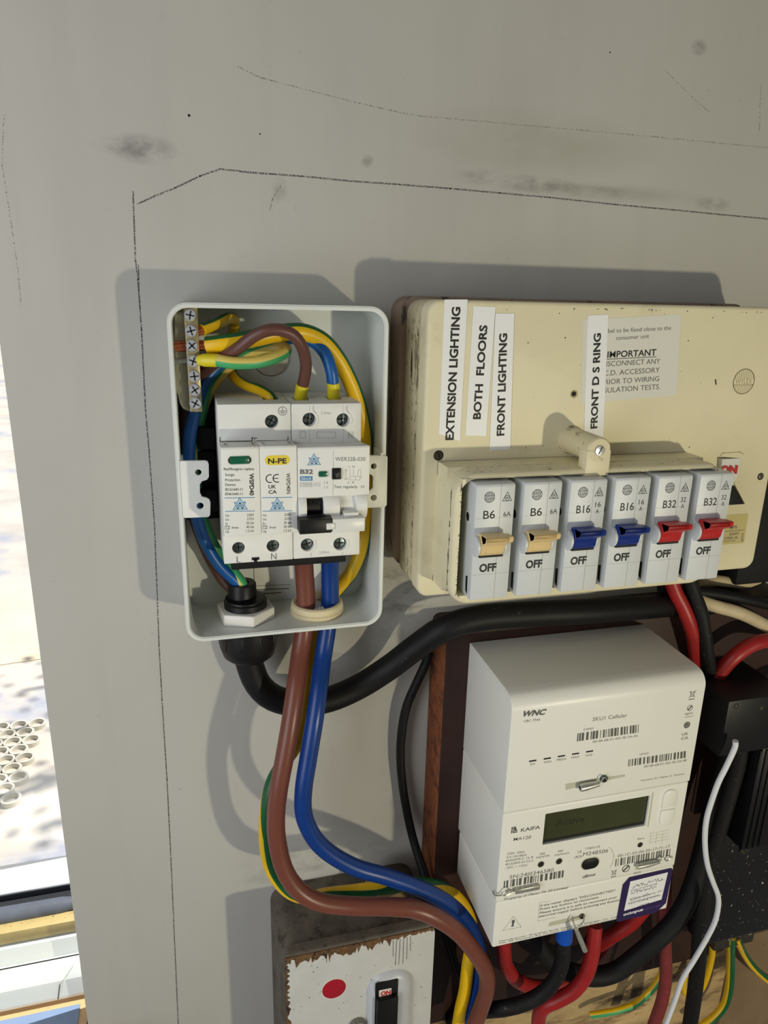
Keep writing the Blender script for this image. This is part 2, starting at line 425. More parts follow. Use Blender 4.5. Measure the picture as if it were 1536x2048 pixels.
    def text(s, st, A, B, cap, d, bold=0.0, shear=0.0):
        """text from baseline pixel A to baseline pixel B on the plane at depth d, capitals 'cap' pixels tall"""
        ax, az = un(A[0], A[1], d); bx, bz = un(B[0], B[1], d)
        w = math.hypot(bx - ax, bz - az); ux, uz = (bx - ax) / w, (bz - az) / w
        h = cap * mpp(ax, az, d)
        return s.textmm(st, ax, az, w, h, d, bold, shear, (ux, uz))
    def textmm(s, st, x, z, w, h, d, bold=0.0, shear=0.0, u=(1, 0)):
        vs, fs = glyphs(st, bold); xs = [q[0] for q in vs]; x0, x1 = min(xs), max(xs)
        sx = w / (x1 - x0); sy = h / cap_height(); ux, uz = u
        v = [(x + ((a - x0) * sx + b * sy * shear) * ux + b * sy * uz, z + ((a - x0) * sx + b * sy * shear) * uz - b * sy * ux, d) for a, b in vs]
        t = bmesh.new(); q = [t.verts.new(V(*p)) for p in v]
        for f in fs:
            try: fc = t.faces.new([q[i] for i in f]); fc.material_index = s.mi
            except ValueError: pass
        me = bpy.data.meshes.new('t'); t.to_mesh(me); t.free(); s.bm.from_mesh(me); bpy.data.meshes.remove(me)
        return s
    def stroke(s, pts, w, d, closed=False):
        """flat printed line through (X,Z) points, w mm wide"""
        if closed: pts = pts + [pts[0]]
        for (a, b), (c, e) in zip(pts[:-1], pts[1:]):
            L = math.hypot(c - a, e - b)
            if L < 1e-6: continue
            tx, tz = (c - a) / L, (e - b) / L; k = w / 2
            s.flat([(a - tx * k - tz * k, b - tz * k + tx * k), (c + tx * k - tz * k, e + tz * k + tx * k), (c + tx * k + tz * k, e + tz * k - tx * k), (a - tx * k + tz * k, b - tz * k - tx * k)], d)
        return s
    def pstroke(s, pp, wpx, d, closed=False):
        q = [un(a, b, d) for a, b in pp]
        return s.stroke(q, wpx * mpp(q[0][0], q[0][1], d), d, closed)
    def quad(s, pp, d): return s.flat([un(a, b, d) for a, b in pp], d)
    def cut(s, other):
        obs = []
        for k in (s, other):
            me = bpy.data.meshes.new('c'); k.bm.to_mesh(me); o = bpy.data.objects.new('c', me); COL.objects.link(o); obs.append(o)
        md = obs[0].modifiers.new('b', 'BOOLEAN'); md.operation = 'DIFFERENCE'; md.solver = 'EXACT'; md.object = obs[1]
        dg = bpy.context.evaluated_depsgraph_get(); dg.update()
        me = bpy.data.meshes.new_from_object(obs[0].evaluated_get(dg))
        s.bm.free(); s.bm = bmesh.new(); s.bm.from_mesh(me)
        for f in s.bm.faces: f.material_index = 0; f.smooth = True
        for o in obs:
            q = o.data; bpy.data.objects.remove(o); bpy.data.meshes.remove(q)
        bpy.data.meshes.remove(me); other.bm.free(); return s
    def build(s, name, parent=None, label=None, angle=35):
        me = bpy.data.meshes.new(name)
        off = Vector((0, 0, 0))
        p = parent
        while p is not None: off += Vector(p.location); p = p.parent
        loc = Vector((0, 0, 0))
        if parent is None and name != 'wall_back':
            xs = [v.co for v in s.bm.verts]
            loc = Vector(((min(v.x for v in xs) + max(v.x for v in xs)) / 2, max(v.y for v in xs), min(v.z for v in xs))); off = loc
        for v in s.bm.verts: v.co -= off
        s.bm.to_mesh(me); s.bm.free()
        for k in s.mats: me.materials.append(MATS[k])
        me.set_sharp_from_angle(angle=math.radians(angle))
        o = bpy.data.objects.new(name, me); COL.objects.link(o); o.parent = parent; o.location = loc
        if label: o['label'] = label
        return o
def tag(o, label, cat, group=None):
    o['label'] = label; o['category'] = cat
    if group: o['group'] = group
    return o
def thing(name, label, cat, at, group=None):
    o = bpy.data.objects.new(name, None); o.empty_display_size = 0.01; COL.objects.link(o); o.location = V(*at)
    return tag(o, label, cat, group)
def struct(o): o['kind'] = 'structure'; return o
def dup(o, parent, X, Z, d):
    """copy of a part (and its sub-parts) shifted by (X,Z,d) mm"""
    c = o.copy(); COL.objects.link(c); c.parent = parent; c.location = Vector(o.location) + Vector((X / 1000, -d / 1000, -Z / 1000))
    for k in list(o.children):
        e = k.copy(); COL.objects.link(e); e.parent = c
    return c
def mapped(pp, d): return [un(a, b, d) for a, b in pp]
def cable(name, label, pts, rpx, m, green=None, gm='earth_green', group=None, ends=None, cat='cable', seg=16):
    q = [P(*p) for p in pts]
    mid = q[len(q) // 2]; r = rpx * mpp(*mid)
    b = MB().m(m).tube(q, r, seg, green, gm)
    o = b.build(name); tag(o, label, cat, group)
    return o
def screw(b, c, r, d, m='dark_zinc', slot='cross', depth=1.6, rot=0.5):
    """screw head: domed disc and recessed cross"""
    b.m(m).rev((c[0], c[1], d), 'd', [(-depth, r), (-0.25 * r, r), (0, r * 0.85), (0.05 * r, r * 0.3), (0.05 * r, 0.01)], 20)
    b.m('gap_black')
    for k in range(2 if slot == 'cross' else 1):
        a = rot + k * math.pi / 2; x, z = math.cos(a) * r * 0.62, math.sin(a) * r * 0.62
        b.stroke([(c[0] - x, c[1] - z), (c[0] + x, c[1] + z)], r * (0.22 if slot == 'cross' else 0.2), d + 0.08 * r)
    return b

# ------------------------------------------------------------------ the setting
EDGE = -93.5
b = MB().m('wall_paint').box(EDGE, 1500, -1500, 1100, -18, 0, bev=1.2)
wall = struct(b.build('wall_back'))
b = MB().m('wall_paint').box(-3000, -900, -1500, 1100, -160, -60); b.box(-900.5, -60, -1500, -950, -160, -60); b.box(-900.5, -60, un(60, 2015, -26)[1] + 18, 1100, -160, -60)
struct(b.build('wall_front'))
b = MB().m('pencil_line')
b.pstroke([(266, 384), (268, 440), (271, 520), (276, 560), (283, 660), (291, 820), (298, 900), (309, 1050), (318, 1290), (324, 1400), (334, 1560), (341, 1700), (349, 1880), (357, 2060)], 3.0, 0.06)
b.pstroke([(277, 530), (278, 580), (281, 620)], 2.0, 0.07)
b.pstroke([(275, 408), (310, 392), (350, 376), (400, 352), (441, 338)], 3.0, 0.06)
b.pstroke([(441, 338), (500, 345), (600, 352), (700, 362), (800, 369), (900, 377), (1000, 386), (1100, 395), (1230, 409), (1350, 420), (1450, 430), (1560, 440)], 3.2, 0.06)
b.build('pencil_line', wall)
b = MB().m('pencil_faint')
b.pstroke([(476, 133), (520, 155), (600, 176), (700, 202), (800, 225), (830, 231), (1000, 246), (1250, 268), (1560, 298)], 2.2, 0.06)
b.pstroke([(8, 230), (4, 330), (20, 430), (36, 540), (42, 610)], 2.0, 0.06)
b.pstroke([(1330, 140), (1380, 190), (1420, 225)], 1.6, 0.06)
b.pstroke([(1522, 170), (1518, 270)], 2.0, 0.06)
b.pstroke([(540, 420), (546, 395), (562, 372)], 2.4, 0.06)
b.build('pencil_scuff', wall)
b = MB().m('gap_black')
for (x, y, r) in ((378, 231, 2.2), (520, 268, 1.2), (1220, 105, 1.3)): b.cyl(P(x, y, 0), 'd', r * 0.3, 0, 0.15, 10)
b.build('nail_hole', wall)

# window beside the board
def zz(py, d): return un(60, py, d)[1]
XL, XR = -900, -60
win = struct(bpy.data.objects.new('window_1', None)); COL.objects.link(win); win.location = V(-500, zz(1990, -30), -30)
zr0, zr1 = zz(1722, -150), zz(1778, -78)
b = MB().m('frame_white').prof([(-150, zr0), (-78, zr1), (-78, zr1 + 5), (-150, zr0 + 20)], XL, XR, bev=0.8)
b.box(XL, XL + 50, -900, zr0 + 5, -160, -75, bev=2); b.box(XL, XR, -950, -900, -160, -75, bev=2)
b.build('sash_frame', win)
MB().m('window_glass').box(XL + 45, XR, -905, zr0 + 6, -155, -152).build('glass_pane', win)
MB().m('gasket').box(XL, XR, zr1 + 1.5, zz(1812, -77), -79.5, -77).build('gasket', win)
b = MB().m('rubber_tube'); zc = zz(1822, -60)
b.rev((XL, zc, -60), 'x', [(0, 6.0), (300, 6.3), (600, 5.8), (745, 6.2), (786, 5.9), (796, 4.4)], 18)
b.build('rubber_seal', win)
b = MB().m('gasket').box(XL, XR, zc + 2, zz(1868, -50), -76, -52)
b.m('debris')
for i in range(160):
    x = random.uniform(-190, -100); r = random.uniform(0.4, 1.8)
    b.rev((x, zz(1849, -51) + random.uniform(-1.2, 1.5), random.uniform(-54, -49)), 'd', [(-r, r * 0.3), (0, r), (r * 0.7, r * 0.4)], 6)
b.build('debris_channel', win)
b = MB().m('gold_strip').box(XL, XR, zz(1853, -47), zz(1880, -45), -55, -45, bev=0.8); b.build('bead_strip', win)
MB().m('gap_black').box(XL, XR, zz(1878, -47), zz(1892, -46), -60, -47.5).build('dark_gap', win)  # black strip along the dark line between bead and sill
z0, z1, z2 = zz(1889, -42), zz(1926, -40), zz(2015, -26)
b = MB().m('sill_white').prof([(-70, z0), (-42, z0), (-40, z1 - 1), (-38, z1), (-31, z1 + 1.5), (-27, z1 + 8), (-25, z2 - 5), (-26, z2 - 1.5), (-30, z2), (-70, z2)], XL, XR, bev=0.3)
b.m('gap_black'); b.prof([(-39.8, z1 - 0.5), (-38.4, z1 - 0.8), (-38.4, z1 - 0.2)], XL, XR)
q = mapped([(150, 1926), (134, 1950), (120, 1969), (116, 1998)], -24.8)
b.stroke(q[:3], 0.25, -24.7); b.stroke(q[2:], 0.6, -24.7)
b.build('sill', win)
zl = z2 + 0.9
b = MB().m('ledge_wood').box(XL, XR, zl, zl + 20, -80, -18.5); b.box(XL, EDGE - 1.5, zl, zl + 20, -18.5, 60); b.box(XL, XR, z2 - 0.5, zl + 1, -80, -28)
ledge = struct(b.build('trim_1'))
q0 = V(-150, zl, 0)
cd0 = D - zl / (un(60, 2031, 0)[1] / D)
b = MB().m('blue_card').box(-330, -101, zl - 1.2, zl - 0.05, cd0, 58, bev=0.3)
tag(b.build('card'), 'blue grey card lying on the wooden ledge under the window', 'card')

# outside: ground seen through the window
GZ = 1250
ground = struct(MB().m('paving').box(-9000, 6000, GZ, GZ + 60, -30000, -250).build('patio_ground'))
def gp(px, py, z=GZ):
    """pixel on the ground outside"""
    a = (px - 768) / F; bb = (py - 1024) / F
    w = [RM[0][i] * a + RM[1][i] * bb + RM[2][i] for i in range(3)]
    h = z / (w[1] / w[2]) ; return (w[0] / w[2] * h, D - h)
q = [gp(-60, 1340), gp(140, 1310), gp(130, 1150), gp(-60, 1170)]
b = MB().m('paving_sand')._add([(x, GZ - 3, d) for x, d in q] + [(x, GZ + 5, d) for x, d in q], [(0, 1, 2, 3), (4, 5, 6, 7), (0, 1, 5, 4), (1, 2, 6, 5), (2, 3, 7, 6), (3, 0, 4, 7)])
tag(b.build('paving_slab'), 'sandy coloured paving slab in the sun outside the window', 'paving slab')
b = MB().m('mat_rubber')
gx0, gd0 = gp(92, 1432, GZ - 14); gx1, gd1 = gp(40, 1600, GZ - 14)
R_ = 24; 
for i in range(16):
    for j in range(9):
        x = gx0 - 20 - i * R_ * 2.05 - (j % 2) * R_; d = gd0 + 30 + j * R_ * 1.8
        if d > gd1 + 30 + i * 6: continue
        b.rev((x, GZ - 14, d), 'z', [(0, R_ - 5), (0, R_ + 0.5), (14, R_ + 0.5), (14, R_ - 5), (0, R_ - 5)], 20)
tag(b.build('ring_mat'), 'grey rubber mat of open rings lying on the patio outside', 'doormat')

rs = random.Random(11)
br = thing('tree_branch', 'leafy branch overhanging the patio outside, dappling the paving with shade', 'tree branch', (1250, -1500, -1750))  # out of view, assumed from the dappled shade on the paving
lf = MB().m('leaf')
bk = MB().m('bark')
for k in range(9):
    cx, cz, cd = 1250 + rs.uniform(-700, 700), -1500 + rs.uniform(-250, 250), -1750 + rs.uniform(-900, 1100)
    bk.tube([(2600, -1000, -2300), ((cx + 2600) / 2, cz * 0.5 - 700, (cd - 2300) / 2), (cx, cz, cd)], 9, 6)
    for j in range(34):
        x, z, d_ = cx + rs.gauss(0, 150), cz + rs.gauss(0, 90), cd + rs.gauss(0, 170); a = rs.uniform(0, 6.28); L_ = rs.uniform(30, 60)
        ux, ud = math.cos(a) * L_, math.sin(a) * L_
        lf._add([(x, z, d_), (x + ux * 0.5 - ud * 0.3, z + rs.uniform(-15, 15), d_ + ud * 0.5 + ux * 0.3), (x + ux, z + rs.uniform(-20, 20), d_ + ud), (x + ux * 0.5 + ud * 0.3, z + rs.uniform(-15, 15), d_ + ud * 0.5 - ux * 0.3)], [(0, 1, 2), (0, 2, 3)])
bk.build('twigs', br); lf.build('foliage', br)['kind'] = 'stuff'

# ------------------------------------------------------------------ open grey enclosure
X0, X1, Z0, Z1 = -9.4, 101.3, 3.2, 182.6
enc = thing('enclosure_box', 'open pale grey enclosure without its lid, holding the new surge protector and breaker', 'enclosure', ((X0 + X1) / 2, Z1, 0))
o = rr(X0, X1, Z0, Z1, 10, 8); i1 = rr(X0 + 2.4, X1 - 2.4, Z0 + 2.4, Z1 - 2.4, 8, 8)
b = MB().m('box_grey').ring(o, i1, 0.2, 43.4)
o2 = rr(X0 + 0.6, X1 - 0.6, Z0 + 0.6, Z1 - 0.6, 9.4, 8); i2 = rr(X0 + 1.9, X1 - 1.9, Z0 + 1.9, Z1 - 1.9, 8.3, 8)
b.ring(o, i1, 43.4, 44.4); b.ring(o2, i2, 44.4, 45.0)
b.poly(rr(X0 + 1, X1 - 1, Z0 + 1, Z1 - 1, 9, 8), 0.2, 2.2)
holes = MB()
holes.rev((*un(490, 1228, 22), 22), 'z', [(-12, 12), (14, 12)], 28)
GX = un(634, 1215, 24)[0]
GLX = un(492, 1228, 22)[0]
b.build('box_shell', enc)
# tabs
d = 46
def tab(pp, hs, nm):
    t = MB().m('white_plastic').poly(mapped(pp, d), d - 1.6, d, bev=0.4)
    c = MB()
    for (x, y, r) in hs: c.cyl(P(x, y, d), 'd', r * mpp(*P(x, y, d)), -6, 6, 20)
    t.cut(c); return t
t = tab([(361, 922), (410, 921.5), (415, 923), (417.5, 929), (418, 954), (414, 960), (404, 963), (400, 969), (400, 986), (404, 994), (414, 996.5), (419, 1000), (421, 1006), (420.5, 1030), (417, 1034.5), (370, 1036.5), (366, 1032)], [(396.7, 945, 6.3), (400.3, 1012, 7)], 'l')
x_, z_ = un(366, 922, d); x2, z2_ = un(368, 1036, d)
t.box(X0 + 2.0, X0 + 3.6, z_, z2_, 30, 45.8, bev=0.3)
t.build('fixing_tab', enc)
t = tab([(716, 911), (772, 911), (775.6, 914), (774, 1010), (770, 1015), (716, 1017), (716, 981), (741, 981), (746, 976), (746.5, 954), (742, 949), (716, 949)], [(747.7, 932.5, 6), (747.5, 995.5, 6.3)], 'r')
x_, z_ = un(770, 905, d); x2, z2_ = un(770, 1015, d)
t.box(X1 - 3.4, X1 - 1.9, z_, z2_, 30, 45.8, bev=0.3)
t.build('fixing_tab', enc)
b = MB().m('paper_white').quad([(505, 1100), (582, 1096), (584, 1190), (509, 1194)], 2.35)
b.m('print_grey')
for y, a, c in ((1178, 511, 577), (1186, 524, 562)):
    b.pstroke([(a, y + 1.5), (c, y - 1)], 2.2, 2.45)
b.pstroke([(507, 1120), (509, 1172), (580, 1169)], 1, 2.45)
b.build('sticker', enc)
b = MB().m('washer'); c = un(541, 716, 4)
b.rev((c[0], c[1], 2.2), 'd', [(0, 10.2), (1.6, 10.2), (2.2, 9.6), (2.2, 4.2), (3.4, 3.8), (4.6, 2.6), (5, 0.1)], 32)
b.build('fixing_washer', enc)

# ------------------------------------------------------------------ black carrier with rail behind the modules
XA = un(434, 809, 55)[0]; XB = un(582, 808, 55)[0]; XC = un(723, 811.5, 55)[0]
ZT = un(434, 809, 55)[1]; ZB = un(442, 1129, 55)[1]
rail = thing('din_rail', 'black mounting rail behind the surge protector and breaker, lip showing below them', 'mounting rail', (40, ZB + 4, 3))
b = MB().m('black_matt')
b.box(X0 + 3, X1 - 12, ZT + 4, ZB - 10, 2.3, 5, bev=0.6); b.box(XA - 10, XC, ZT + 8, ZB - 12, 4, 8.6)
for za, zb_, dd in ((ZT + 18, ZT + 30, 17), (ZT + 32, ZT + 50, 13), (ZT + 53, ZT + 66, 17)):
    b.box(XA - 10, XA - 0.4, za, zb_, 4, dd, bev=0.8)
b.build('rail', rail)
b = MB().m('black_matt')
xl, zl_ = un(463, 1132, 48); xr, zr_ = un(692, 1126, 48)
b.box(xl, xr, ZB + 0.2, un(463, 1141, 48)[1], 3, 48, bev=0.8)
b.build('clip_lip', rail)

# ------------------------------------------------------------------ helper for the W emblem
def emblem(b, cx, cz, w, d):
    """triangle emblem with a W inside"""
    h = w * 0.86
    A, B_, C_ = (cx, cz - h * 0.62), (cx - w / 2, cz + h * 0.4), (cx + w / 2, cz + h * 0.4)
    b.m('print_paleblue').flat([A, C_, B_], d)
    wz0, wz1 = cz - h * 0.28, cz + h * 0.24
    xs = [-0.36, -0.17, 0, 0.17, 0.36]
    pts = [(cx + xs[k] * w * 0.92, cz - h * 0.2 if k % 2 == 0 else wz1) for k in range(5)]
    pts[2] = (cx, cz - h * 0.12)
    b.m('print_blue').stroke([A, B_, C_], w * 0.035, d + 0.03, True)
    b.stroke(pts, w * 0.13, d + 0.05)
    b.m('strip_white').stroke(pts, w * 0.035, d + 0.08)
def earth_symbol(b, cx, cz, r, d):
    b.m('print_grey').stroke(circ(cx, cz, r, 24), r * 0.12, d, True)
    b.stroke([(cx, cz - r * 0.75), (cx, cz)], r * 0.14, d)
    for k, (w, z) in enumerate(((0.75, 0), (0.5, 0.3), (0.25, 0.58))): b.stroke([(cx - w * r, cz + z * r), (cx + w * r, cz + z * r)], r * 0.14, d)

# ------------------------------------------------------------------ surge protector
spd = thing('surge_protector', 'white two-pole surge protection device with green window, left of the breaker', 'surge protector', ((XA + XB) / 2, ZB, 9))
DS, DN = 55.0, 74.0
z1n, z2n = un(442, 897, DN)[1], un(448, 1073, DN)[1]
zsh = un(440, 882, DS)[1]
b = MB().m('module_white')
zlow = un(445, 1073, DS)[1]
b.box(XA, XB - 0.15, ZT, ZB, 9, DS, bev=0.5)
c = MB()
sp = [(543.5, 843, 13.6), (477, 1096, 12.6), (546, 1092, 12.8)]
for (x, y, r) in sp: c.cyl(P(x, y, DS), 'd', r * mpp(*P(x, y, DS)), -5.5, 3, 24)
tx, tz = un(540, 795, 34)
c.box(tx - 4, tx + 4, ZT - 2, ZT + 6, 28, 40)
b.cut(c); b.mats = ['module_white']
b.m('gap_black')
for y0, pp in ((0, [(440, 875), (440, 883), (504, 882), (504, 875)]), (0, [(514, 882), (576, 881), (576, 874)])):
    b.pstroke(pp, 1.6, DS + 0.06)
b.pstroke([(504, 876), (514, 876)], 1.2, DS + 0.06); b.pstroke([(509, 876), (509, 884)], 1.0, DS + 0.06)
qx, qz = un(511, 1118, DS)
b.box(qx - 2.0, qx + 2.0, qz - 1.0, qz + 0.6, DS - 0.2, DS + 0.1); b.box(qx - 0.9, qx + 0.9, qz, ZB, DS - 0.2, DS + 0.1)
b.m('print_grey').text('L', (473, 1125), (481, 1125), 13, DS + 0.08); b.text('N', (542, 1119), (553, 1118.5), 13, DS + 0.08)
ex, ez = un(565, 822, DS); earth_symbol(b, ex, ez, 2.1, DS + 0.08)
body = b.build('body', spd)
for (x, y, r) in sp:
    s_ = MB(); c3 = P(x, y, DS); screw(s_, c3, r * 0.93 * mpp(*c3), DS - (3.2 if y < 900 else 1.4), 'dark_zinc', rot=0.5 + x); s_.build('terminal_screw', spd)
xm = (XA + XB) / 2
xn0, xn1 = un(442, 900, DN)[0], un(592, 900, DN)[0]
xmid = un(519, 985, DN)[0]
for k, (xa, xb) in enumerate(((XA + 0.05, xm - 0.1), (xm + 0.1, XB - 0.1))):
    b = MB().m('cartridge_white')
    b.prof([(DS - 1, zsh + 0.6), (DS + 1, zsh + 0.6), (DN - 0.6, z1n - 0.4), (DN, z1n + 0.6), (DN, z2n), (DS - 1, zlow)], xa, xb, bev=0.25)
    b.m('gap_black')
    for xx, dx in ((xa + 1.8, 1.2), (xb - 3.0, 1.2)):
        b._add([(xx, zsh + 0.75, DS + 2), (xx + 0.7, zsh + 0.75, DS + 2), (xx + 0.7 + dx, z1n - 1.2, DN - 4), (xx + dx, z1n - 1.2, DN - 4)], [(0, 1, 2, 3)])
    e = DN + 0.06
    def tl(st, px0, py0, px1, py1, cap, m='print_black', bold=0.0): b.m(m).text(st, (px0, py0), (px1, py1), cap, e, bold)
    if k == 0:
        tl('Red/Rouge:to replace', 447.5, 940.5, 508, 940, 5, bold=0.01)
        for st, y, x1_ in (('Surge', 952, 468.5), ('Protection', 962.5, 480.5), ('Device', 972, 471), ('IEC61643-11', 981.5, 485.5), ('EN61643-11', 990.5, 485.5)):
            tl(st, 450.5, y, x1_, y - 0.3, 5.2, bold=0.008)
        b.m('print_black').text('WSPD40', (499, 947), (499.5, 991), 8.2, e, 0.03)
        ox = 0
    else:
        b.m('print_black').text('WSPD40N', (572.5, 946.5), (573.5, 987.5), 7.6, e, 0.012)
        cx_, cz_ = un(547, 957, e); rr_ = 1.95
        b.m('print_black')
        for q in (-1.65, 1.75):
            b.stroke([(cx_ + q + rr_ * math.cos(a), cz_ + rr_ * math.sin(a)) for a in [math.radians(70 + 220 * i / 16) for i in range(17)]], 0.42, e)
        b.stroke([(cx_ + 1.75 - rr_, cz_), (cx_ + 1.75 + 0.4, cz_)], 0.4, e)
        tl('UK', 537, 977, 552, 976.7, 7, bold=0.02); tl('CA', 537, 987.5, 553.5, 987, 7, bold=0.02)
    ox = 0 if k == 0 else 75
    b.m('print_blue'); b.pstroke([(450 + ox, 996 - k * 0.5), (509 + ox, 995 - k * 0.5)], 1.4, e); b.pstroke([(451 + ox, 1023 - k * 0.5), (509 + ox, 1022 - k * 0.5)], 1.4, e)
    ex, ez = un(480 + ox * 0.995, 1010, e); emblem(b, ex, ez, 6.9, e)
    vals = ('230V', '275V' if k == 0 else '255V', '20 kA', '40 kA', '1.5 kV')
    for n_, (a_, v_) in enumerate(zip(('Un', 'Uc', 'In', 'T2', 'Up'), vals)):
        y = 1033.5 + n_ * 8.0 - k * 0.6
        tl(a_, 451 + ox, y, (458 if a_ != 'In' else 455.5) + ox, y, 5)
        tl(v_, 494 + ox - (1.5 if len(v_) > 4 else 0), y - 1, 508 + ox, y - 1.2, 5.2)
        if a_ == 'T2':
            tl('Imax', 464 + ox, y, 477.5 + ox, y - 0.3, 5)
            b.m('print_black'); b.pstroke([(450 + ox, y + 1), (459 + ox, y + 1), (459 + ox, y - 6), (450 + ox, y - 6)], 0.6, e, True)
    cart = b.build('cartridge', spd, 'left plug-in cartridge with green window' if k == 0 else 'right plug-in cartridge with yellow N-PE badge')
    wx0, wz0 = un(454 if k == 0 else 529.5, 911.5 if k == 0 else 911.5, DN); wx1, wz1 = un(504.5 if k == 0 else 579.5, 929, DN)
    if k == 0:
        w = MB().m('module_grey').poly(rr(wx0, wx1, wz0, wz1, (wz1 - wz0) / 2 - 0.01, 6), DN - 0.5, DN + 0.15)
        w.m('green_window').box(wx0 + 1.2, wx1 - 1.3, wz0 + 0.35, wz1 - 0.5, DN - 0.5, DN + 0.3, bev=0.15)
        w.m('black_plastic').flat(rr(wx0 + 0.4, wx1 - 0.4, wz0 + 0.5, wz1 - 0.5, (wz1 - wz0) / 2 - 0.55, 6), DN + 0.18)
        w.build('status_window', cart)
    else:
        w = MB().m('tag_yellow').poly(rr(wx0, wx1, wz0, wz1, (wz1 - wz0) / 2 - 0.01, 6), DN - 0.5, DN + 0.12)
        w.m('print_black').text('N-PE', (536, 927), (573, 926.5), 10, DN + 0.18, 0.03)
        w.build('badge', cart)

# ------------------------------------------------------------------ combined breaker (right module)
rcbo = thing('residual_current_breaker', 'white two-pole breaker with black and white levers and green flag, right of the surge protector', 'circuit breaker', ((XB + XC) / 2, ZB, 9))
ZB2 = un(600, 1117.5, DS)[1]; ZT2 = ZT + 0.3
b = MB().m('module_white').box(XB + 0.15, XC, ZT2, ZB2, 9, DS, bev=0.5)
c = MB(); sp = [(618.5, 839, 13.6), (686, 840, 13.4), (614.5, 1089.5, 13.2), (680, 1087.5, 13.4)]
for (x, y, r) in sp: c.cyl(P(x, y, DS), 'd', r * mpp(*P(x, y, DS)), -6, 3, 24)
for x in (601, 667):
    x_ = un(x, 800, 34)[0]; c.box(x_ - 4.2, x_ + 4.2, ZT2 - 2, ZT2 + 7, 27, 41)
b.cut(c); b.mats = ['module_white']
for (x, y, r) in sp:
    cx, cz = un(x, y, DS); r2 = (r + 3.5) * mpp(cx, cz, DS)
    a0 = -60 if y < 900 else -30
    b.m('module_white')
    arc = [math.radians(a0 + 190 * i / 14) for i in range(15)]
    b.poly([(cx + (r2 + 0.25) * math.cos(a), cz + (r2 + 0.25) * math.sin(a)) for a in arc] + [(cx + (r2 - 0.75) * math.cos(a), cz + (r2 - 0.75) * math.sin(a)) for a in arc[::-1]], DS - 0.2, DS + 0.45)
b.m('print_grey')
for x0_, x1_ in ((628, 620), (694.5, 688)):
    b.pstroke([(627 if x0_ == 628 else 694, 812), (626.5 if x0_ == 628 else 693.5, 820), (632 if x0_ == 628 else 698, 826)], 0.9, DS + 0.05)
b.m('print_light')
b.pstroke([(622, 1113), (622, 1106)], 0.8, DS + 0.05); b.pstroke([(685, 1111), (685, 1104)], 0.8, DS + 0.05)
for bx in ((600, 863.5, 611, 876), (634, 864, 671, 876), (696, 864, 707, 876)):
    b.pstroke([(bx[0], bx[1]), (bx[2], bx[1]), (bx[2], bx[3]), (bx[0], bx[3])], 0.7, DS + 0.05, True)
b.text('N', (697.5, 874.5), (704.5, 874.5), 9, DS + 0.06)
b.pstroke([(619, 812), (619, 884)], 0.5, DS + 0.04); b.pstroke([(687, 812), (687, 884)], 0.5, DS + 0.04)
b.text('2.5Nm', (642, 828.5), (662, 828.5), 5, DS + 0.06); b.text('2.5Nm', (638.5, 1107), (658, 1106), 4.5, DS + 0.06)
b.build('body', rcbo)
for (x, y, r) in sp:
    s_ = MB(); c3 = P(x, y, DS); screw(s_, c3, r * 0.92 * mpp(*c3), DS - (3.8 if y < 900 else 1.8), 'dark_zinc', rot=0.4 + x * 1.3); s_.build('terminal_screw', rcbo)
xa, xb = XB + 0.2, XC + 0.1
zs, zf = un(600, 887, DS)[1], un(600, 897, DN)[1]
zbar0, zbar1 = un(600, 992, DN)[1], un(600, 1044, DN)[1]
zend = un(600, 1068, DN - 6)[1]
b = MB().m('module_white')
b.prof([(DS - 1, zs), (DS + 0.5, zs), (DN - 0.5, zf - 0.4), (DN, zf + 0.5), (DN, zbar0 + 1), (DN - 6, zbar0 + 4), (DN - 8, zend), (DS - 1, zend + 2)], xa, xb, bev=0.25)
e = DN + 0.06
b.m('print_light').pstroke([(667, 900), (666, 990)], 0.6, e)
ex, ez = un(628, 921, e); emblem(b, ex, ez, 6.4, e)
b.m('print_grey')
b.text('WER32B-030', (670.5, 922), (730.5, 922), 8, e); b.text('B32', (600, 947.5), (626, 947.5), 8.5, e, 0.045)
b.text('Test regularly', (667.5, 976), (715, 976), 5.4, e, 0.01); b.text('EV', (722, 976), (729, 976), 5, e)
b.text('L', (697.5, 935.5), (700, 935.5), 4.5, e); b.text('N', (704.5, 935.5), (709, 935.5), 4.5, e)
b.text('L', (696, 967), (699, 967), 4.5, e); b.text('N', (704, 967), (708, 967), 4.5, e)
b.m('print_light')
b.text('10000', (602.5, 972), (623, 972), 6, e); b.pstroke([(600, 973.5), (624, 973.5), (624, 965), (600, 965)], 0.6, e, True)
b.pstroke([(628, 972), (640, 972), (640, 966), (628, 966)], 0.6, e, True); b.pstroke([(630, 969), (638, 969)], 0.8, e)
b.text('1', (653, 968), (655, 968), 5, e); b.text('0', (653, 976.5), (656, 976.5), 4.5, e); b.pstroke([(649, 962), (649, 968)], 0.7, e); b.pstroke([(649, 971), (649, 977)], 0.7, e)
for pl in ([(688, 941), (696, 941)], [(692, 938), (692, 958)], [(688, 958), (696, 958)], [(700, 938), (700, 953)], [(707, 938), (707, 953)], [(700, 953), (720, 953), (720, 960), (700, 960), (700, 953)], [(711, 953), (711, 960)], [(716, 953), (716, 942), (722, 936)], [(722, 940), (722, 956)], [(690, 959), (697, 957)]):
    b.pstroke(pl, 0.6, e)
b.m('print_blue').quad([(600, 952.5), (625, 952.5), (625, 961.5), (600, 961.5)], e); b.m('strip_white').text('30mA', (602, 960), (622.5, 960), 6, e + 0.05)
nose = b.build('front_cover', rcbo)
w = MB(); gx0, gz0 = un(637, 942.5, e); gx1, gz1 = un(655, 953, e)
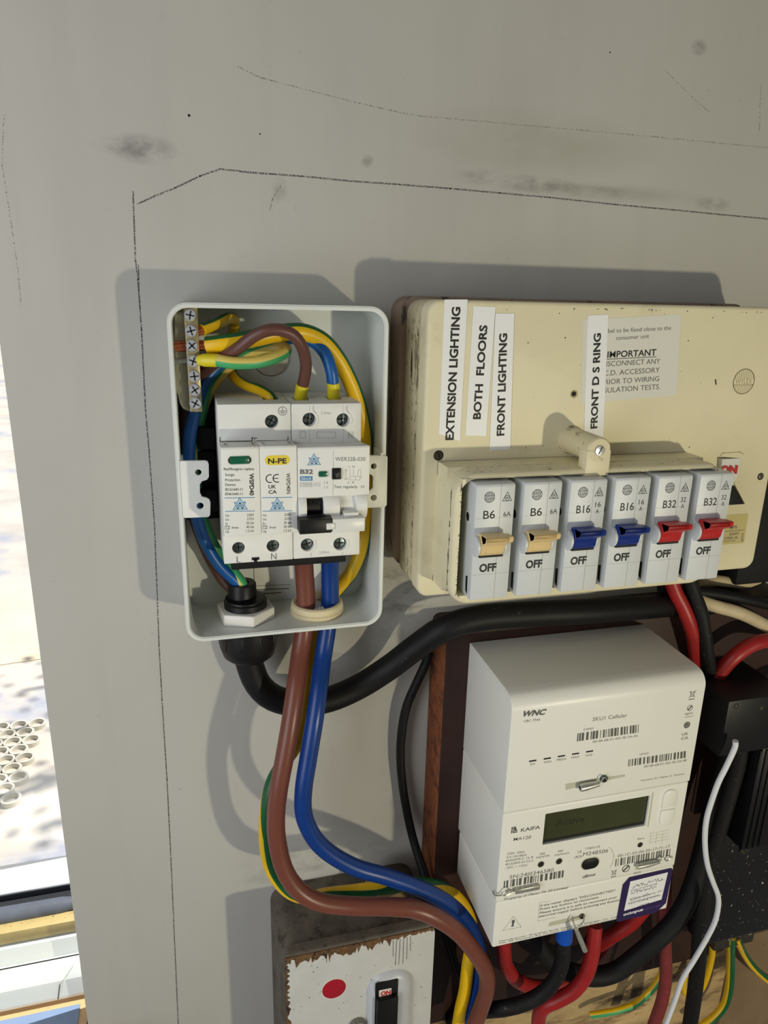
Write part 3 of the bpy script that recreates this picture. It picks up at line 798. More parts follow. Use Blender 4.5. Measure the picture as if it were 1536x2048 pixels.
w.m('module_grey').poly(rr(gx0 - 0.4, gx1 + 0.9, gz0 - 0.3, gz1 + 0.5, 1.1, 5), DN - 0.3, DN + 0.2); w.m('green_window').poly(rr(gx0, gx1, gz0, gz1, 0.9, 5), DN, DN + 0.5, bev=0.2)
w.build('indicator_flag', rcbo)
w = MB(); gx0, gz0 = un(664, 936.5, e); gx1, gz1 = un(682, 958, e)
w.m('black_plastic').box(gx0, gx1, gz0, gz1, DN - 0.5, DN + 0.9, bev=0.4); w.box(gx0 + 0.9, gx1 - 0.9, gz0 + 0.8, gz1 - 0.6, DN, DN + 2.2, bev=0.4)
w.m('print_grey').text('T', (670, 955), (676.5, 955), 7, DN + 2.3)
w.build('test_button', rcbo)
# lever zone: curved fins
for (pa, pb) in ((595, 614), (648, 680), (714, 735)):
    x_a = max(xa, un(pa, 1015, DN + 2)[0]); x_b = min(xb, un(pb, 1015, DN + 2)[0]); zc_ = (zbar0 + zbar1) / 2; hr = (zbar1 - zbar0) / 2
    w = MB().m('module_white')
    w.prof([(DN - 8, zbar0)] + [(DN - 2 + 4.5 * math.cos(a), zc_ + hr * math.sin(a)) for a in [math.radians(-90 + 180 * i / 12) for i in range(13)]] + [(DN - 8, zbar1)], x_a, x_b, bev=0.2)
    w.build('lever_guard', rcbo)
w = MB().m('black_plastic'); x_a, x_b = un(613.5, 1010, DN)[0], un(648.5, 1010, DN)[0]
w.prof([(DN - 9, zbar0 + 0.3)] + [(DN - 6 + 5.5 * math.cos(a), zc_ + hr * 0.95 * math.sin(a)) for a in [math.radians(-80 + 170 * i / 10) for i in range(11)]] + [(DN - 9, zbar1)], x_a, x_b)
lz0, lz1 = un(610, 1040, DN + 8)[1], un(610, 1069, DN + 8)[1]
lx0, lx1 = un(599, 1055, DN + 8)[0], un(664, 1055, DN + 8)[0]
w.box(lx0, lx1, lz0, lz1, DN - 3, DN + 8, bev=0.5); w.box(x_a, x_b, zbar1 - 4, lz0 + 2, DN - 5, DN + 4, bev=0.4)
w.m('gap_black').text('O-OFF', (616, 1011), (646, 1010), 8, DN + 0.1, 0.01)
w.build('black_lever', rcbo)
w = MB().m('lever_white'); x_a, x_b = un(681, 1010, DN)[0], un(714, 1010, DN)[0]
w.prof([(DN - 9, zbar0 + 0.3)] + [(DN - 6 + 5.5 * math.cos(a), zc_ + hr * 0.95 * math.sin(a)) for a in [math.radians(-80 + 170 * i / 10) for i in range(11)]] + [(DN - 9, zbar1)], x_a, x_b)
lz0, lz1 = un(690, 1037.5, DN + 8)[1], un(690, 1065, DN + 8)[1]
lx0, lx1 = un(665.5, 1050, DN + 8)[0], un(730, 1050, DN + 8)[0]
w.box(lx0, lx1, lz0, lz1, DN - 3, DN + 8, bev=0.5); w.box(x_a + 1, x_b, zbar1 - 5, lz0 + 2, DN - 5, DN + 5, bev=0.4)
pz0, pz1 = un(656, 1047, DN + 8.6)[1], un(656, 1060, DN + 8.6)[1]
w.box(un(653, 1050, DN + 8.6)[0], lx0 + 1, pz0, pz1, DN + 1, DN + 8.6, bev=0.4)
w.build('white_lever', rcbo)

# ------------------------------------------------------------------ earth bar
ebar = thing('earth_bar', 'brass earth terminal bar with a row of seven screws in the enclosure corner', 'terminal bar', P(392, 824, 34))
xa, za = un(367, 615, 39); xb, zb = un(395, 615, 39); xc, zc1 = un(380.5, 824, 39); xd, zd = un(404.5, 824, 39)
b = MB().m('brass').poly([(xa, za), (xb, zb), (xd, zd), (xc, zc1)], 31, 39, bev=0.3); b.build('bar', ebar)
b = MB().m('earth_plate').poly(mapped([(349, 624), (385, 618), (396, 824), (378, 823), (366, 818), (360, 808), (356, 790), (351, 780)], 33), 30, 32.5, bev=0.4); b.build('mounting_plate', ebar)
sc = [(380.2, 630.4), (382.1, 661.9), (383.9, 691.4), (386.6, 722.5), (388.8, 752.8), (389.9, 780.2), (390.8, 807)]
for i, (x, y) in enumerate(sc):
    s_ = MB(); c3 = P(x, y, 41); screw(s_, c3, 12.0 * mpp(*c3), 41.4, 'bright_zinc', rot=0.2 + i * 1.1, depth=3.5); s_.build('screw', ebar)

# ------------------------------------------------------------------ wires in the enclosure
def wire(nm, label, pts, rpx, m, green=None, gm='earth_green', bits=(), cat='wire', group=None, tw=None):
    q = [P(*p) for p in pts]; r = rpx * mpp(*q[len(q) // 2])
    t = thing(nm, label, cat, q[-1], group)
    MB().m(m).tube(q, r, 20, green, gm, tw=tw).build('sheath', t)
    for kind, a, c_, rp, mm in bits:
        A, B_ = Vector(P(*a)), Vector(P(*c_)); ax = B_ - A; L_ = ax.length; rb = rp * mpp(*A)
        bb = MB().m(mm)
        if kind == 'ferrule': bb.rev(tuple(A), tuple(ax), [(0, rb * 0.96), (L_ * 0.08, rb), (L_ * 0.7, rb), (L_, rb * 0.72)], 20)
        else:
            u = ax.normalized().orthogonal().normalized(); w_ = ax.normalized().cross(u)
            for k in range(7):
                o_ = Vector((0, 0, 0)) if k == 6 else (u * math.cos(k * 1.047) + w_ * math.sin(k * 1.047)) * rb * 0.62
                bb.tube([tuple(A + o_), tuple((A + B_) / 2 + o_ * 1.02), tuple(B_ + o_)], rb * 0.36, 8)
        bb.build('ferrule' if kind == 'ferrule' else 'copper_strands', t)
    return t
UP = [(38, 150)]
wire('earth_cable', 'thick green and yellow earth cable arching from the earth bar along the enclosure right side',
     [(414, 691, 36), (445, 687, 38), (480, 682, 38), (520, 674, 36), (560, 666, 34), (605, 664, 32), (645, 681, 31), (676, 717, 30), (700, 762, 28), (716, 806, 27), (727, 855, 26), (731, 905, 24), (732, 985, 21), (729, 1050, 20), (722, 1098, 19), (705, 1140, 17), (688, 1162, 15), (668, 1185, 15), (646, 1208, 16.5), (634, 1240, 16.5), (631, 1278, 19), (625, 1330, 27), (617, 1400, 37), (602, 1470, 43), (568, 1525, 45), (544, 1570, 48), (533, 1630, 49), (533, 1690, 48), (545, 1740, 48), (577, 1781, 50), (620, 1795, 50), (660, 1789, 50), (710, 1783, 50), (765, 1775, 52), (830, 1768, 46), (880, 1775, 44), (918, 1800, 44), (940, 1840, 46), (943, 1885, 54), (936, 1930, 58), (930, 1980, 58), (921, 2020, 58), (912, 2075, 58)],
     14.6, 'earth_yellow', UP, tw=[(0, 0), (0.40, 0), (0.47, 170), (0.56, 300), (0.64, 310), (0.72, 250), (0.82, 430), (1, 450)], bits=[('strand', (418, 690.5, 36), (350, 693, 33), 11, 'copper')])
wire('brown_wire', 'brown wire arching over the top into the left top terminal of the breaker',
     [(470, 1185, 20), (438, 1150, 14), (405, 1085, 11), (380, 1000, 9), (370, 900, 9), (372, 830, 11), (385, 775, 16), (408, 743, 24), (440, 719, 36), (475, 697, 45), (512, 670, 50), (548, 659, 52), (583, 668, 51), (604, 694, 48), (612, 730, 43), (607, 764, 38), (602, 785, 35)], 12, 'wire_brown',
     bits=[('ferrule', (605, 769, 37), (599, 808, 33), 13, 'ferrule_yellow')])
wire('blue_wire', 'blue wire rising on the left into the right top terminal of the breaker',
     [(494, 1190, 22), (472, 1163, 22), (440, 1132, 22), (414, 1092, 22), (396, 1045, 22), (385, 990, 22), (378, 935, 22), (379, 880, 22), (389, 825, 21), (401, 780, 20), (422, 746, 20), (460, 715, 18), (520, 690, 19), (580, 676, 24), (622, 681, 29), (648, 704, 34), (662, 738, 36), (667, 775, 35)], 12.5, 'wire_blue',
     bits=[('ferrule', (666.5, 765, 36), (667.5, 806, 33), 12.8, 'ferrule_yellow')])
wire('earth_wire', 'pale green and yellow earth wire looping from the earth bar, end in a yellow ferrule',
     [(434, 721, 44), (470, 726, 46), (515, 724, 45), (550, 715, 41), (571, 703, 34), (566, 694, 28), (535, 694, 24), (500, 704, 22), (470, 722, 19), (445, 745, 14), (415, 790, 10), (398, 850, 8), (392, 940, 9), (400, 1020, 11), (425, 1085, 14), (452, 1128, 18), (478, 1158, 22), (494, 1188, 24)], 11.5, 'earth_paleyellow', [(-135, 5)], 'earth_palegreen', tw=[(0, 0), (0.42, 0), (0.6, 150), (1, 150)],
     bits=[('ferrule', (438, 721, 44), (396, 720, 40), 13.2, 'ferrule_yellow'), ('strand', (396, 720, 37), (350, 723, 33), 5, 'zinc')])
wire('earth_link', 'short yellow earth wire from the earth bar bending down to the surge protector top terminal',
     [(404, 660, 36), (432, 649, 30), (455, 637, 20), (468, 640, 12), (468, 662, 8), (462, 700, 7), (462, 735, 8), (470, 755, 11), (492, 770, 18), (518, 779, 27), (540, 793, 34), (543, 803, 34)], 10.5, 'earth_yellow', UP,
     bits=[('strand', (406, 659.5, 36), (394, 664, 36), 9, 'copper')])

# ------------------------------------------------------------------ gland and bush
gl = thing('cable_gland', 'black cable gland through the enclosure floor with white hexagonal locknut', 'cable gland', (GLX, 205, 22))
ZF = Z1 - 2.4
b = MB().m('nut_white'); hx = [(GLX + 17.2 * math.cos(math.radians(60 * i + 20)), 22 + 17.2 * math.sin(math.radians(60 * i + 20))) for i in range(6)]
b._add([(x, ZF - 7.0, d) for x, d in hx] + [(x, ZF - 0.1, d) for x, d in hx], [tuple(range(6)), tuple(range(6, 12))] + [(i, (i + 1) % 6, 6 + (i + 1) % 6, 6 + i) for i in range(6)], bev=0.9, seg=3)
b.build('locknut', gl)
b = MB().m('black_plastic')
b.rev((GLX, ZF, 22), 'z', [(-6.5, 12.4), (-10.4, 12.4), (-11, 11.6), (-11.2, 11.9), (-12.2, 11.6), (-12.6, 9), (-12.6, 8.4)], 36)
b.rev((GLX - 1.6, ZF, 20), 'z', [(-9, 8.3), (-20, 8.2), (-21, 7.6), (-21, 4), (-17, 4)], 30)
b.build('thread', gl)
b = MB().m('black_plastic'); GX2 = GLX + 1.0
b.rev((GX2, Z1, 22), 'z', [(0.1, 15.5), (3, 15.5), (3.2, 17), (15, 17), (21, 15.2), (23.5, 12.5), (24, 9)], 36)
for k in range(10):
    a = k * 0.628; b.box(GX2 + 16.6 * math.cos(a) - 0.7, GX2 + 16.6 * math.cos(a) + 0.7, Z1 + 4, Z1 + 14, 22 + 16.6 * math.sin(a) - 0.7, 22 + 16.6 * math.sin(a) + 0.7, bev=0.4)
b.build('dome_nut', gl)
bu = MB().m('bush_cream'); 
bu.rev((GX, ZF, 24), 'z', [(-0.1, 15.6), (-2.6, 16), (-3.2, 15.2), (-4.2, 15.6), (-6.4, 15.2), (-7.2, 14.2), (-7.0, 12.6), (-1, 12.2), (-0.1, 12.2), (-0.1, 15.6)], 40)
bu.m('nut_white')
bu.rev((GX, ZF, 24), 'z', [(-4.2, 12.3), (-4.4, 9), (-4.0, 0.1)], 24)
for k in range(16):
    a = k * 0.393; q = GX + 6.4 * math.cos(a) - 0.3; bu._add([(q - 1.4, ZF - 4.3, 24 + 7.6 * math.sin(a)), (q + 1.5, ZF - 4.3, 24 + 7.8 * math.sin(a)), (q + random.uniform(-1, 1), ZF - 5.4 - random.random() * 1.2, 24.4 + 7.4 * math.sin(a))], [(0, 1, 2)])
tag(bu.build('bush'), 'cream round bush in the enclosure floor where the brown and blue tails leave', 'bush')

# ------------------------------------------------------------------ tails
cable('brown_cable', 'thick brown cable hanging from the enclosure and sweeping over the old switch box',
      [(607, 1118, 30), (609, 1150, 28), (612, 1200, 27), (610, 1240, 27), (607, 1268, 28), (600, 1310, 33), (592, 1370, 44), (582, 1440, 52), (570, 1510, 56), (558, 1575, 58), (552, 1630, 58), (554, 1680, 58), (569, 1740, 60), (599, 1782, 62), (644, 1805, 64), (710, 1812, 66), (770, 1813, 70), (829, 1818, 74), (874, 1836, 76), (917, 1866, 76), (952, 1908, 76), (972, 1945, 74), (973, 1980, 72), (963, 2013, 70), (946, 2060, 70)], 18.3, 'cable_brown')
cable('blue_cable', 'thick blue cable hanging from the enclosure and sweeping right above the brown one',
      [(660, 1112, 30), (660, 1150, 28), (660, 1200, 27), (657, 1240, 27), (653, 1270, 29), (646, 1315, 34), (638, 1375, 46), (629, 1440, 54), (616, 1520, 58), (607, 1580, 60), (608, 1630, 60), (628, 1675, 60), (662, 1708, 60), (712, 1735, 60), (770, 1752, 60), (829, 1773, 60), (883, 1799, 60), (919, 1827, 60), (946, 1866, 60), (958, 1910, 58), (955, 1955, 56), (944, 2000, 56), (928, 2060, 56)], 17.6, 'cable_blue')
cable('armoured_cable', 'heavy black cable from the gland curving up right beneath the cream consumer unit',
      [(494, 1300, 22), (500, 1330, 22), (516, 1368, 22), (548, 1396, 22), (600, 1407, 21), (660, 1398, 20), (720, 1372, 19), (780, 1334, 22), (835, 1292, 30), (890, 1256, 38), (960, 1236, 40), (1060, 1228, 40), (1180, 1222, 40), (1290, 1214, 34), (1350, 1210, 26), (1420, 1212, 20)], 26, 'black_rubber')
cable('thin_black_wire', 'thin black wire hanging loose against the board left of the rusty meter board',
      [(858, 1305, 12), (850, 1330, 12), (834, 1364, 11), (814, 1411, 10), (804, 1460, 9), (801, 1520, 8), (808, 1590, 8), (823, 1665, 12), (844, 1734, 26), (868, 1800, 34), (892, 1870, 34), (915, 1940, 34), (940, 2000, 34), (965, 2060, 34)], 8.5, 'black_rubber', cat='wire')
cable('second_black_wire', 'thin black wire between the switch box and the brown cable, lower centre', [(880, 1850, 24), (893, 1890, 24), (908, 1930, 22), (918, 1975, 20), (925, 2060, 18)], 7, 'black_rubber', cat='wire')

# ------------------------------------------------------------------ consumer unit
CX0, CX1, CZ0, CZ1 = 118.0, 347.5, -1.0, 162.0
CD = 57.5
cu = thing('consumer_unit', 'old cream consumer unit with label strips and a row of plug-in breakers', 'consumer unit', ((CX0 + CX1) / 2, CZ1, 0))
b = MB().m('base_brown').poly(rr(114.5, 343, -2.6, 157, 9), 0.1, 20, bev=1.5); b.build('wooden_base', cu)
b = MB().m('cream_dirty').poly(rr(CX0 + 0.3, CX1 - 0.5, CZ0, CZ1, 8), 20, 44.5, bev=0.8)
b.m('grime').poly(rr(CX0 + 0.9, CX1 - 1, CZ0 + 0.6, CZ1 - 0.6, 8), 44, 47)
rs = random.Random(21)
for k in range(150):
    z = rs.uniform(8, 152); dd = rs.choice((43.5, 43, 42, 30, 36, 24)) + rs.gauss(0, 1.2); L_ = rs.uniform(0.4, 5) * (1 if dd > 40 else 0.7); w_ = rs.uniform(0.15, 0.9)
    dd = min(dd, 43.6)
    b._add([(CX0 + 0.25, z, dd), (CX0 + 0.25, z + L_, dd + rs.uniform(-0.4, 0.4)), (CX0 + 0.25, z + L_, dd - w_), (CX0 + 0.25, z, dd - w_ * 0.6)], [(0, 1, 2, 3)])
b._add([(CX0 + 0.25, 24, 31), (CX0 + 0.25, 33, 30), (CX0 + 0.25, 38, 31), (CX0 + 0.25, 44, 32.5), (CX0 + 0.25, 36, 33.4), (CX0 + 0.25, 28, 32.6)], [tuple(range(6))])
b.build('body', cu)
b = MB().m('cream').poly(rr(CX0, CX1, CZ0, CZ1, 7, 8), 46.4, CD, bev=2.4, seg=4)
# cut for the main switch
c = MB(); q = mapped([(1448, 914), (1474, 916), (1469, 968), (1490, 1008), (1430, 1012), (1434, 914)], CD)
c.poly(q, 52, 62); b.cut(c); b.mats = ['cream']
b.m('relief')
cx, cz = un(1487.5, 763, CD); rl = 7.3; e = CD + 0.08
b.stroke(circ(cx, cz, rl, 40), 0.5, e, True)
for k in range(-5, 6):
    x = k * 1.25; h = math.sqrt(max(0, rl * rl - x * x)) * 0.95
    b.stroke([(cx + x, cz - h), (cx + x, cz - 1.6)], 0.3, e); b.stroke([(cx + x, cz + 1.8), (cx + x, cz + h)], 0.3, e)
b.stroke([(cx - rl, cz + 2), (cx + rl, cz + 2)], 0.3, e)
b.textmm('WYLEX', cx - rl * 0.8, cz + 1.4, rl * 1.6, 2.8, e)
b.pstroke([(1440, 912), (1446, 906), (1480, 904), (1487, 908)], 1.6, e)
b.m('grime')
b.pstroke([(1431, 760), (1432, 768)], 3, e)
for k in range(26):
    x = random.uniform(CX0 + 6, CX1 - 4); z = random.uniform(3, 80); b.cyl((x, z, CD), 'd', random.uniform(0.15, 0.42), 0, 0.06, 8)
for k in range(60):
    x = random.uniform(190, 344); z = CZ0 + random.uniform(0.6, 3.4); w_ = random.uniform(0.3, 1.8)
    if z > 1.6: b.stroke([(x, z), (x + w_, z + random.uniform(-0.2, 0.2))], random.uniform(0.15, 0.5), CD + 0.05)
front = b.build('front_plate', cu)
for (x, y, r, m_) in ((877, 911, 9.5, 'old_screw'), (1521, 953, 6.8, 'old_screw')):
    s_ = MB(); c3 = P(x, y, CD); s_.m('gap_black').cyl(c3, 'd', r * 1.1 * mpp(*c3), -1, 0.06); screw(s_, c3, r * mpp(*c3), CD + 0.5, m_, 'slot', rot=1.2); s_.build('fixing_screw', cu)
s_ = MB(); c3 = P(1148, 788, CD); s_.m('relief').cyl(c3, 'd', 2.3, -1, 0.12); s_.m('gap_black').cyl((c3[0] - 0.2, c3[1] - 0.1, CD), 'd', 1.4, -1, 0.2); s_.build('screw_hole', cu)
# main switch behind the breaker cover
b = MB().m('lever_white').prof([(53, un(1455, 917, 57)[1]), (58.2, un(1455, 917, 57)[1]), (59, un(1455, 950, 59)[1]), (55, un(1455, 985, 57)[1]), (53, un(1455, 985, 57)[1])], un(1440, 930, 57)[0], un(1475, 930, 57)[0])
b.m('print_red').text('ON', (1440, 948), (1474, 946.5), 15, 59.3, 0.06)
b.m('gap_black').poly(mapped([(1460, 970), (1467, 972), (1488, 1006), (1485, 1009), (1440, 1012)], 56.8), 53, 56.8, bev=0.4)
b.build('main_switch', cu)
b = MB().m('label_aged').quad([(1440, 1031), (1497, 1027), (1488, 1086), (1432, 1090)], CD + 0.1)
b.m('print_grey'); e = CD + 0.16
b.text('MPS', (1459, 1058), (1474, 1057), 6, e, 0.02); b.pstroke([(1448, 1063), (1488, 1060)], 1.2, e)
b.text('230V', (1458, 1071), (1478, 1069), 5, e, 0.02); b.text('100 A', (1450, 1079), (1476, 1077), 5, e, 0.02); b.text('ENGLAND', (1448, 1084), (1470, 1082.5), 3, e)
b.text('B224', (1486, 1082), (1487, 1066), 4, e, 0.02)
b.build('rating_label', cu)
# breaker cover
MD = 94.0
mx0, mz0 = un(953.8, 971, MD); mz1 = un(946.9, 1200.5, MD)[1]; MW, PITCH = 21.1, 26.22
BX0, BX1, BZ0, BZ1, BD = 126.0, 288.0, 83.0, 155.5, 87.0
ox0, oz0 = un(925, 960, BD); oz1 = un(924, 1190, BD)[1]; ox1 = BX1 - 6
n_ = 8
def coverring(d0, d1, r, ins=0.0):
    return rr(BX0 + ins, BX1 - ins, BZ0 + ins, BZ1 - ins, r, n_)
oz0 = mz0 - 1.6; inner = rr(ox0, ox1, oz0, oz1 + 0.5, 0.6, n_)
b = MB().m('cream')
def loft(rings):
    n = len(rings[0][0]); v = []; f = []
    for o_, d_ in rings: v += [(x, z, d_) for x, z in o_]
    for k in range(len(rings) - 1):
        for i in range(n): f.append((k * n + i, k * n + (i + 1) % n, (k + 1) * n + (i + 1) % n, (k + 1) * n + i))
    return v, f
v, f = loft([(coverring(0, 0, 12), CD), (coverring(0, 0, 12), BD - 4), (coverring(0, 0, 11.5, 0.5), BD - 2), (coverring(0, 0, 10.6, 1.4), BD - 0.7), (coverring(0, 0, 9, 2.8), BD), (inner, BD), (inner, BD - 14), (rr(ox0 - 3, ox1 + 1, oz0 - 3, oz1 + 3, 0.6, n_), BD - 14), (rr(ox0 - 3, ox1 + 1, oz0 - 3, oz1 + 3, 0.6, n_), CD)])
b._add(v, f)
b.m('gap_black').box(ox0 - 3, ox1 + 1, oz0 - 3, oz1 + 3, CD - 0.5, CD + 0.5)
b.m('grime')
for k in range(60):
    x = BX0 + random.uniform(0, 3.5); z = random.uniform(BZ0 + 6, BZ1 - 6)
    b.cyl((random.uniform(BX0 + 4, ox0 - 0.6), z, BD), 'd', random.uniform(0.1, 0.28), 0, 0.05, 7)
for k in range(70):
    z = rs.uniform(BZ0 + 8, BZ1 - 8); dd = BD - 4.2 + rs.gauss(0, 0.35); L_ = rs.uniform(0.5, 4); w_ = rs.uniform(0.1, 0.55)
    b._add([(BX0 - 0.04, z, dd), (BX0 - 0.04, z + L_, dd + rs.uniform(-0.3, 0.3)), (BX0 - 0.04, z + L_, dd - w_), (BX0 - 0.04, z, dd - w_)], [(0, 1, 2, 3)])
cover = b.build('breaker_cover', cu)
cx, cz = un(1199, 901, BD)
b = MB().m('cream_top').rev((cx, cz, 0), 'd', [(CD - 0.5, 8.6), (CD + 1.5, 7.4), (BD - 0.9, 7.0), (BD, 6.2), (BD, 0.1)], 30)
b.m('cream').box(cx - 7.0, cx + 7.0, cz, BZ0 + 4, BD - 8, BD - 0.02, bev=0.3)
boss = b.build('screw_boss', cu)
s_ = MB(); screw(s_, (cx, cz), 3.0, BD + 0.7, 'zinc', 'slot', rot=2.0); s_.build('cover_screw', boss)
b = MB().m('grime')
for k in range(240):
    x = random.uniform(BX0 + 6, BX1 - 8); dd = CD + (BD - CD - 3) * random.random() ** 1.2; a = random.uniform(0.15, 0.6)
    if abs(x - cx) < 8: continue
    z = BZ0 - 0.05; w_ = random.uniform(0.3, 1.6)
    b._add([(x, z, dd), (x + w_, z, dd + random.uniform(-0.3, 0.3)), (x + w_, z, dd + a), (x, z, dd + a)], [(0, 1, 2, 3)])
b.build('dust_specks', cover)['kind'] = 'stuff'
# label strips
def strip(quad_, st, A, B_, cap, dd, label, extra=None):
    b = MB().m('strip_white').poly(mapped(quad_, CD + dd), CD + dd - 0.1, CD + dd)
    b.m('print_black').text(st, A, B_, cap, CD + dd + 0.05, 0.035)
    if extra: extra(b)
    return b.build('label_strip', cu, label)
strip([(889, 599), (935.4, 599), (920, 882), (898, 874), (878, 868)], 'EXTENSION LIGHTING', (906.5, 880), (920.5, 614), 16, 0.2, 'white strip reading EXTENSION LIGHTING')
strip([(947, 612), (991, 614.5), (972.5, 872), (931, 870.6)], 'BOTH  FLOORS', (960.6, 838.4), (974.5, 650.4), 15.2, 0.25, 'white strip reading BOTH FLOORS')
strip([(991, 627), (1028.6, 627), (1020.5, 898), (979, 901)], 'FRONT LIGHTING', (1008, 871), (1014, 666.5), 15.2, 0.35, 'white strip reading FRONT LIGHTING')
b = MB().m('paper_white').poly(mapped([(1165.7, 639), (1363, 629), (1353.5, 784), (1349, 791), (1161.7, 807)], CD + 0.15), CD + 0.05, CD + 0.15)
e = CD + 0.2; b.m('print_meter')
b.text('Label to be fixed close to the', (1205, 666.5), (1342, 659.5), 8, e); b.text('consumer unit', (1232, 680), (1298, 676), 8, e)
b.m('print_black').text('IMPORTANT', (1214.5, 715.5), (1312, 710.5), 12, e, 0.02); b.pstroke([(1213, 718.5), (1312, 713.5)], 1.2, e)
b.m('print_meter')
for st, a, c_, dy in (('DISCONNECT ANY', (1202, 733.5), (1320, 727), 0), ('R.C.D. ACCESSORY', (1195, 752.5), (1319, 744.6), 0), ('PRIOR TO WIRING', (1202, 769.5), (1318, 762), 0), ('INSULATION TESTS.', (1193, 787), (1320, 778), 0)):
    b.text(st, a, c_, 10, e)
b.build('notice_label', cu, 'off-white IMPORTANT notice stuck on the cream front')
strip([(1176, 631), (1217, 629), (1206.7, 874), (1168, 870)], 'FRONT D S RING', (1194, 856.5), (1201.5, 666), 14, 0.3, 'white strip reading FRONT D S RING')

# ------------------------------------------------------------------ plug-in breakers
def breaker(i, rating, amp, tm, label):
    dx = i * PITCH
    x0, x1 = mx0 + dx, mx0 + dx + MW
    t = thing('circuit_breaker', label, 'circuit breaker', ((x0 + x1) / 2, mz1, 66), 'plug-in breakers in the cream consumer unit')
    zb_ = mz0 - 0.3
    b = MB().m('breaker_grey').prof([(66, zb_), (MD - 1.6, zb_), (MD - 0.5, zb_ + 0.3), (MD, mz0 + 1.1), (MD, mz1 - 0.2), (MD - 0.5, mz1), (66, mz1)], x0, x1, bev=0.5)
    zc_ = un(1000, 1086, MD)[1]
    b.m('black_plastic')
    b.cyl((x0, zc_ - 12.5, MD - 9), 'x', 2.6, -0.05, 0.06, 16)
    b.m('breaker_ear').rev((x0, zc_ - 12.5, MD - 9), 'x', [(0, 3.4), (-0.4, 3.4), (-0.4, 2.5), (0, 2.5)], 18)
    b.m('black_plastic').prof([(MD - 5, mz1 - 12), (MD - 7.5, mz1 - 11), (MD - 7, mz1 - 3), (MD - 4.5, mz1 - 1.5)], x0 - 0.05, x0)
    e = MD + 0.05
    sx = x0 + MW * 0.635
    b.m('print_light'); b.stroke([(sx, mz0 - 0.0), (sx, mz1)], 0.18, e); b.stroke([(x0 + 0.3, mz1 - 14.2), (x1 - 0.3, mz1 - 14.2)], 0.12, e); b.stroke([(x0 + 0.3, mz0 + 17.4), (x1 - 0.3, mz0 + 17.4)], 0.08, e)
    def q(px, py): a, c_ = un(px, py, MD); return a + dx, c_
    b.m('print_black')
    cx, cz = q(979.3, 994.3); r = 2.75
    b.stroke(circ(cx, cz, r, 26), 0.22, e, True)
    for k in range(-3, 4):
        x = k * 0.72; h = math.sqrt(r * r - x * x)
        b.stroke([(cx + x, cz - h), (cx + x, cz - 0.75)], 0.28, e); b.stroke([(cx + x, cz + 0.75), (cx + x, cz + h)], 0.28, e)
    b.stroke([(cx - r, cz - 0.75), (cx + r, cz - 0.75)], 0.16, e); b.stroke([(cx - r, cz + 0.75), (cx + r, cz + 0.75)], 0.16, e)
    b.textmm('WYLEX', cx - r * 0.88, cz + 0.5, r * 1.76, 1.0, e, 0.01)
    tx, tz = q(1014.5, 994)
    tri = [(tx, tz - 2.6), (tx - 2.5, tz + 2.0), (tx + 2.5, tz + 2.0)]
    b.stroke(tri, 0.26, e, True); b.stroke(circ(tx, tz + 0.45, 1.35, 18), 0.2, e, True); b.textmm('SK', tx - 1.0, tz + 1.0, 2.0, 1.2, e, 0.01)
    ax, az = q(966, 1038); bx, bz = q(989.5, 1036.5)
    b.textmm(rating, ax, az, (bx - ax) * (1.0 if len(rating) < 3 else 1.28), 4.2, e, 0.006)
    ax, az = q(1006.5, 1033)
    if amp == '6': b.textmm('6A', ax, az, 4.1, 2.5, e)
    else:
        b.textmm(amp, ax - 0.2, az - 2.2, 3.3, 2.7, e); b.textmm('A', ax + 0.5, az + 1.4, 1.9, 2.4, e)
    ax, az = q(958, 1144); bx, bz = q(992, 1143)
    b.textmm('OFF', ax, az, bx - ax, 4.1, e, 0.042)
    b.build('body', t)
    # lever and its two ears
    ea, eb = x0 + 2.2, x0 + 15.6
    for xa_, xb_, nm in ((ea - 1.3, ea + 0.3, 'l'), (eb, eb + 1.1, 'r')):
        w = MB().m('breaker_ear'); w.rev((xa_, zc_ + 1.0, MD - 1.5), 'x', [(0, 5.6), (0.15, 5.9), (xb_ - xa_ - 0.15, 5.9), (xb_ - xa_, 5.6)], 30); w.build('lever_ear', t)
    w = MB().m(tm)
    w.prof([(MD - 3, zc_ - 5.5), (MD + 1.5, zc_ - 6.2), (MD + 9.2, zc_ - 6.6), (MD + 10, zc_ - 5.9), (MD + 9.6, zc_ - 3.6), (MD + 5.2, zc_ - 0.8), (MD + 4.4, zc_ + 1.6), (MD + 4.0, zc_ + 3.8), (MD + 2.6, zc_ + 5.4), (MD - 3, zc_ + 6)], ea + 0.4, eb - 0.1, bev=0.3)
    w.prof([(MD + 3, zc_ - 6.2), (MD + 9.2, zc_ - 6.6), (MD + 10, zc_ - 5.9), (MD + 9.6, zc_ - 3.6), (MD + 6, zc_ - 1.6)], ea + 0.4, eb + 1.9, bev=0.3)
    w.m('gap_black').box(ea + 0.4, eb, zc_ + 5.2, zc_ + 6.4, MD - 2, MD + 2.7)
    w.build('lever', t)
    return t
for i, (ra, am, tm, lb) in enumerate((
        ('B6', '6', 'toggle_cream', 'grey breaker with scuffed cream lever marked B6, nearest the left end of the row'),
        ('B6', '6', 'toggle_cream', 'grey breaker with cleaner cream lever marked B6, second from the left end'),
        ('B16', '16', 'toggle_blue', 'grey breaker with blue lever marked B16, beside the cream levers'),
        ('B16', '16', 'toggle_blue', 'grey breaker with blue lever marked B16, beside the red levers'),
        ('B32', '32', 'toggle_red', 'grey breaker with red lever marked B32, beside the blue levers'),
        ('B32', '32', 'toggle_red', 'grey breaker with red lever marked B32, at the right end of the row'))):
    breaker(i, ra, am, tm, lb)

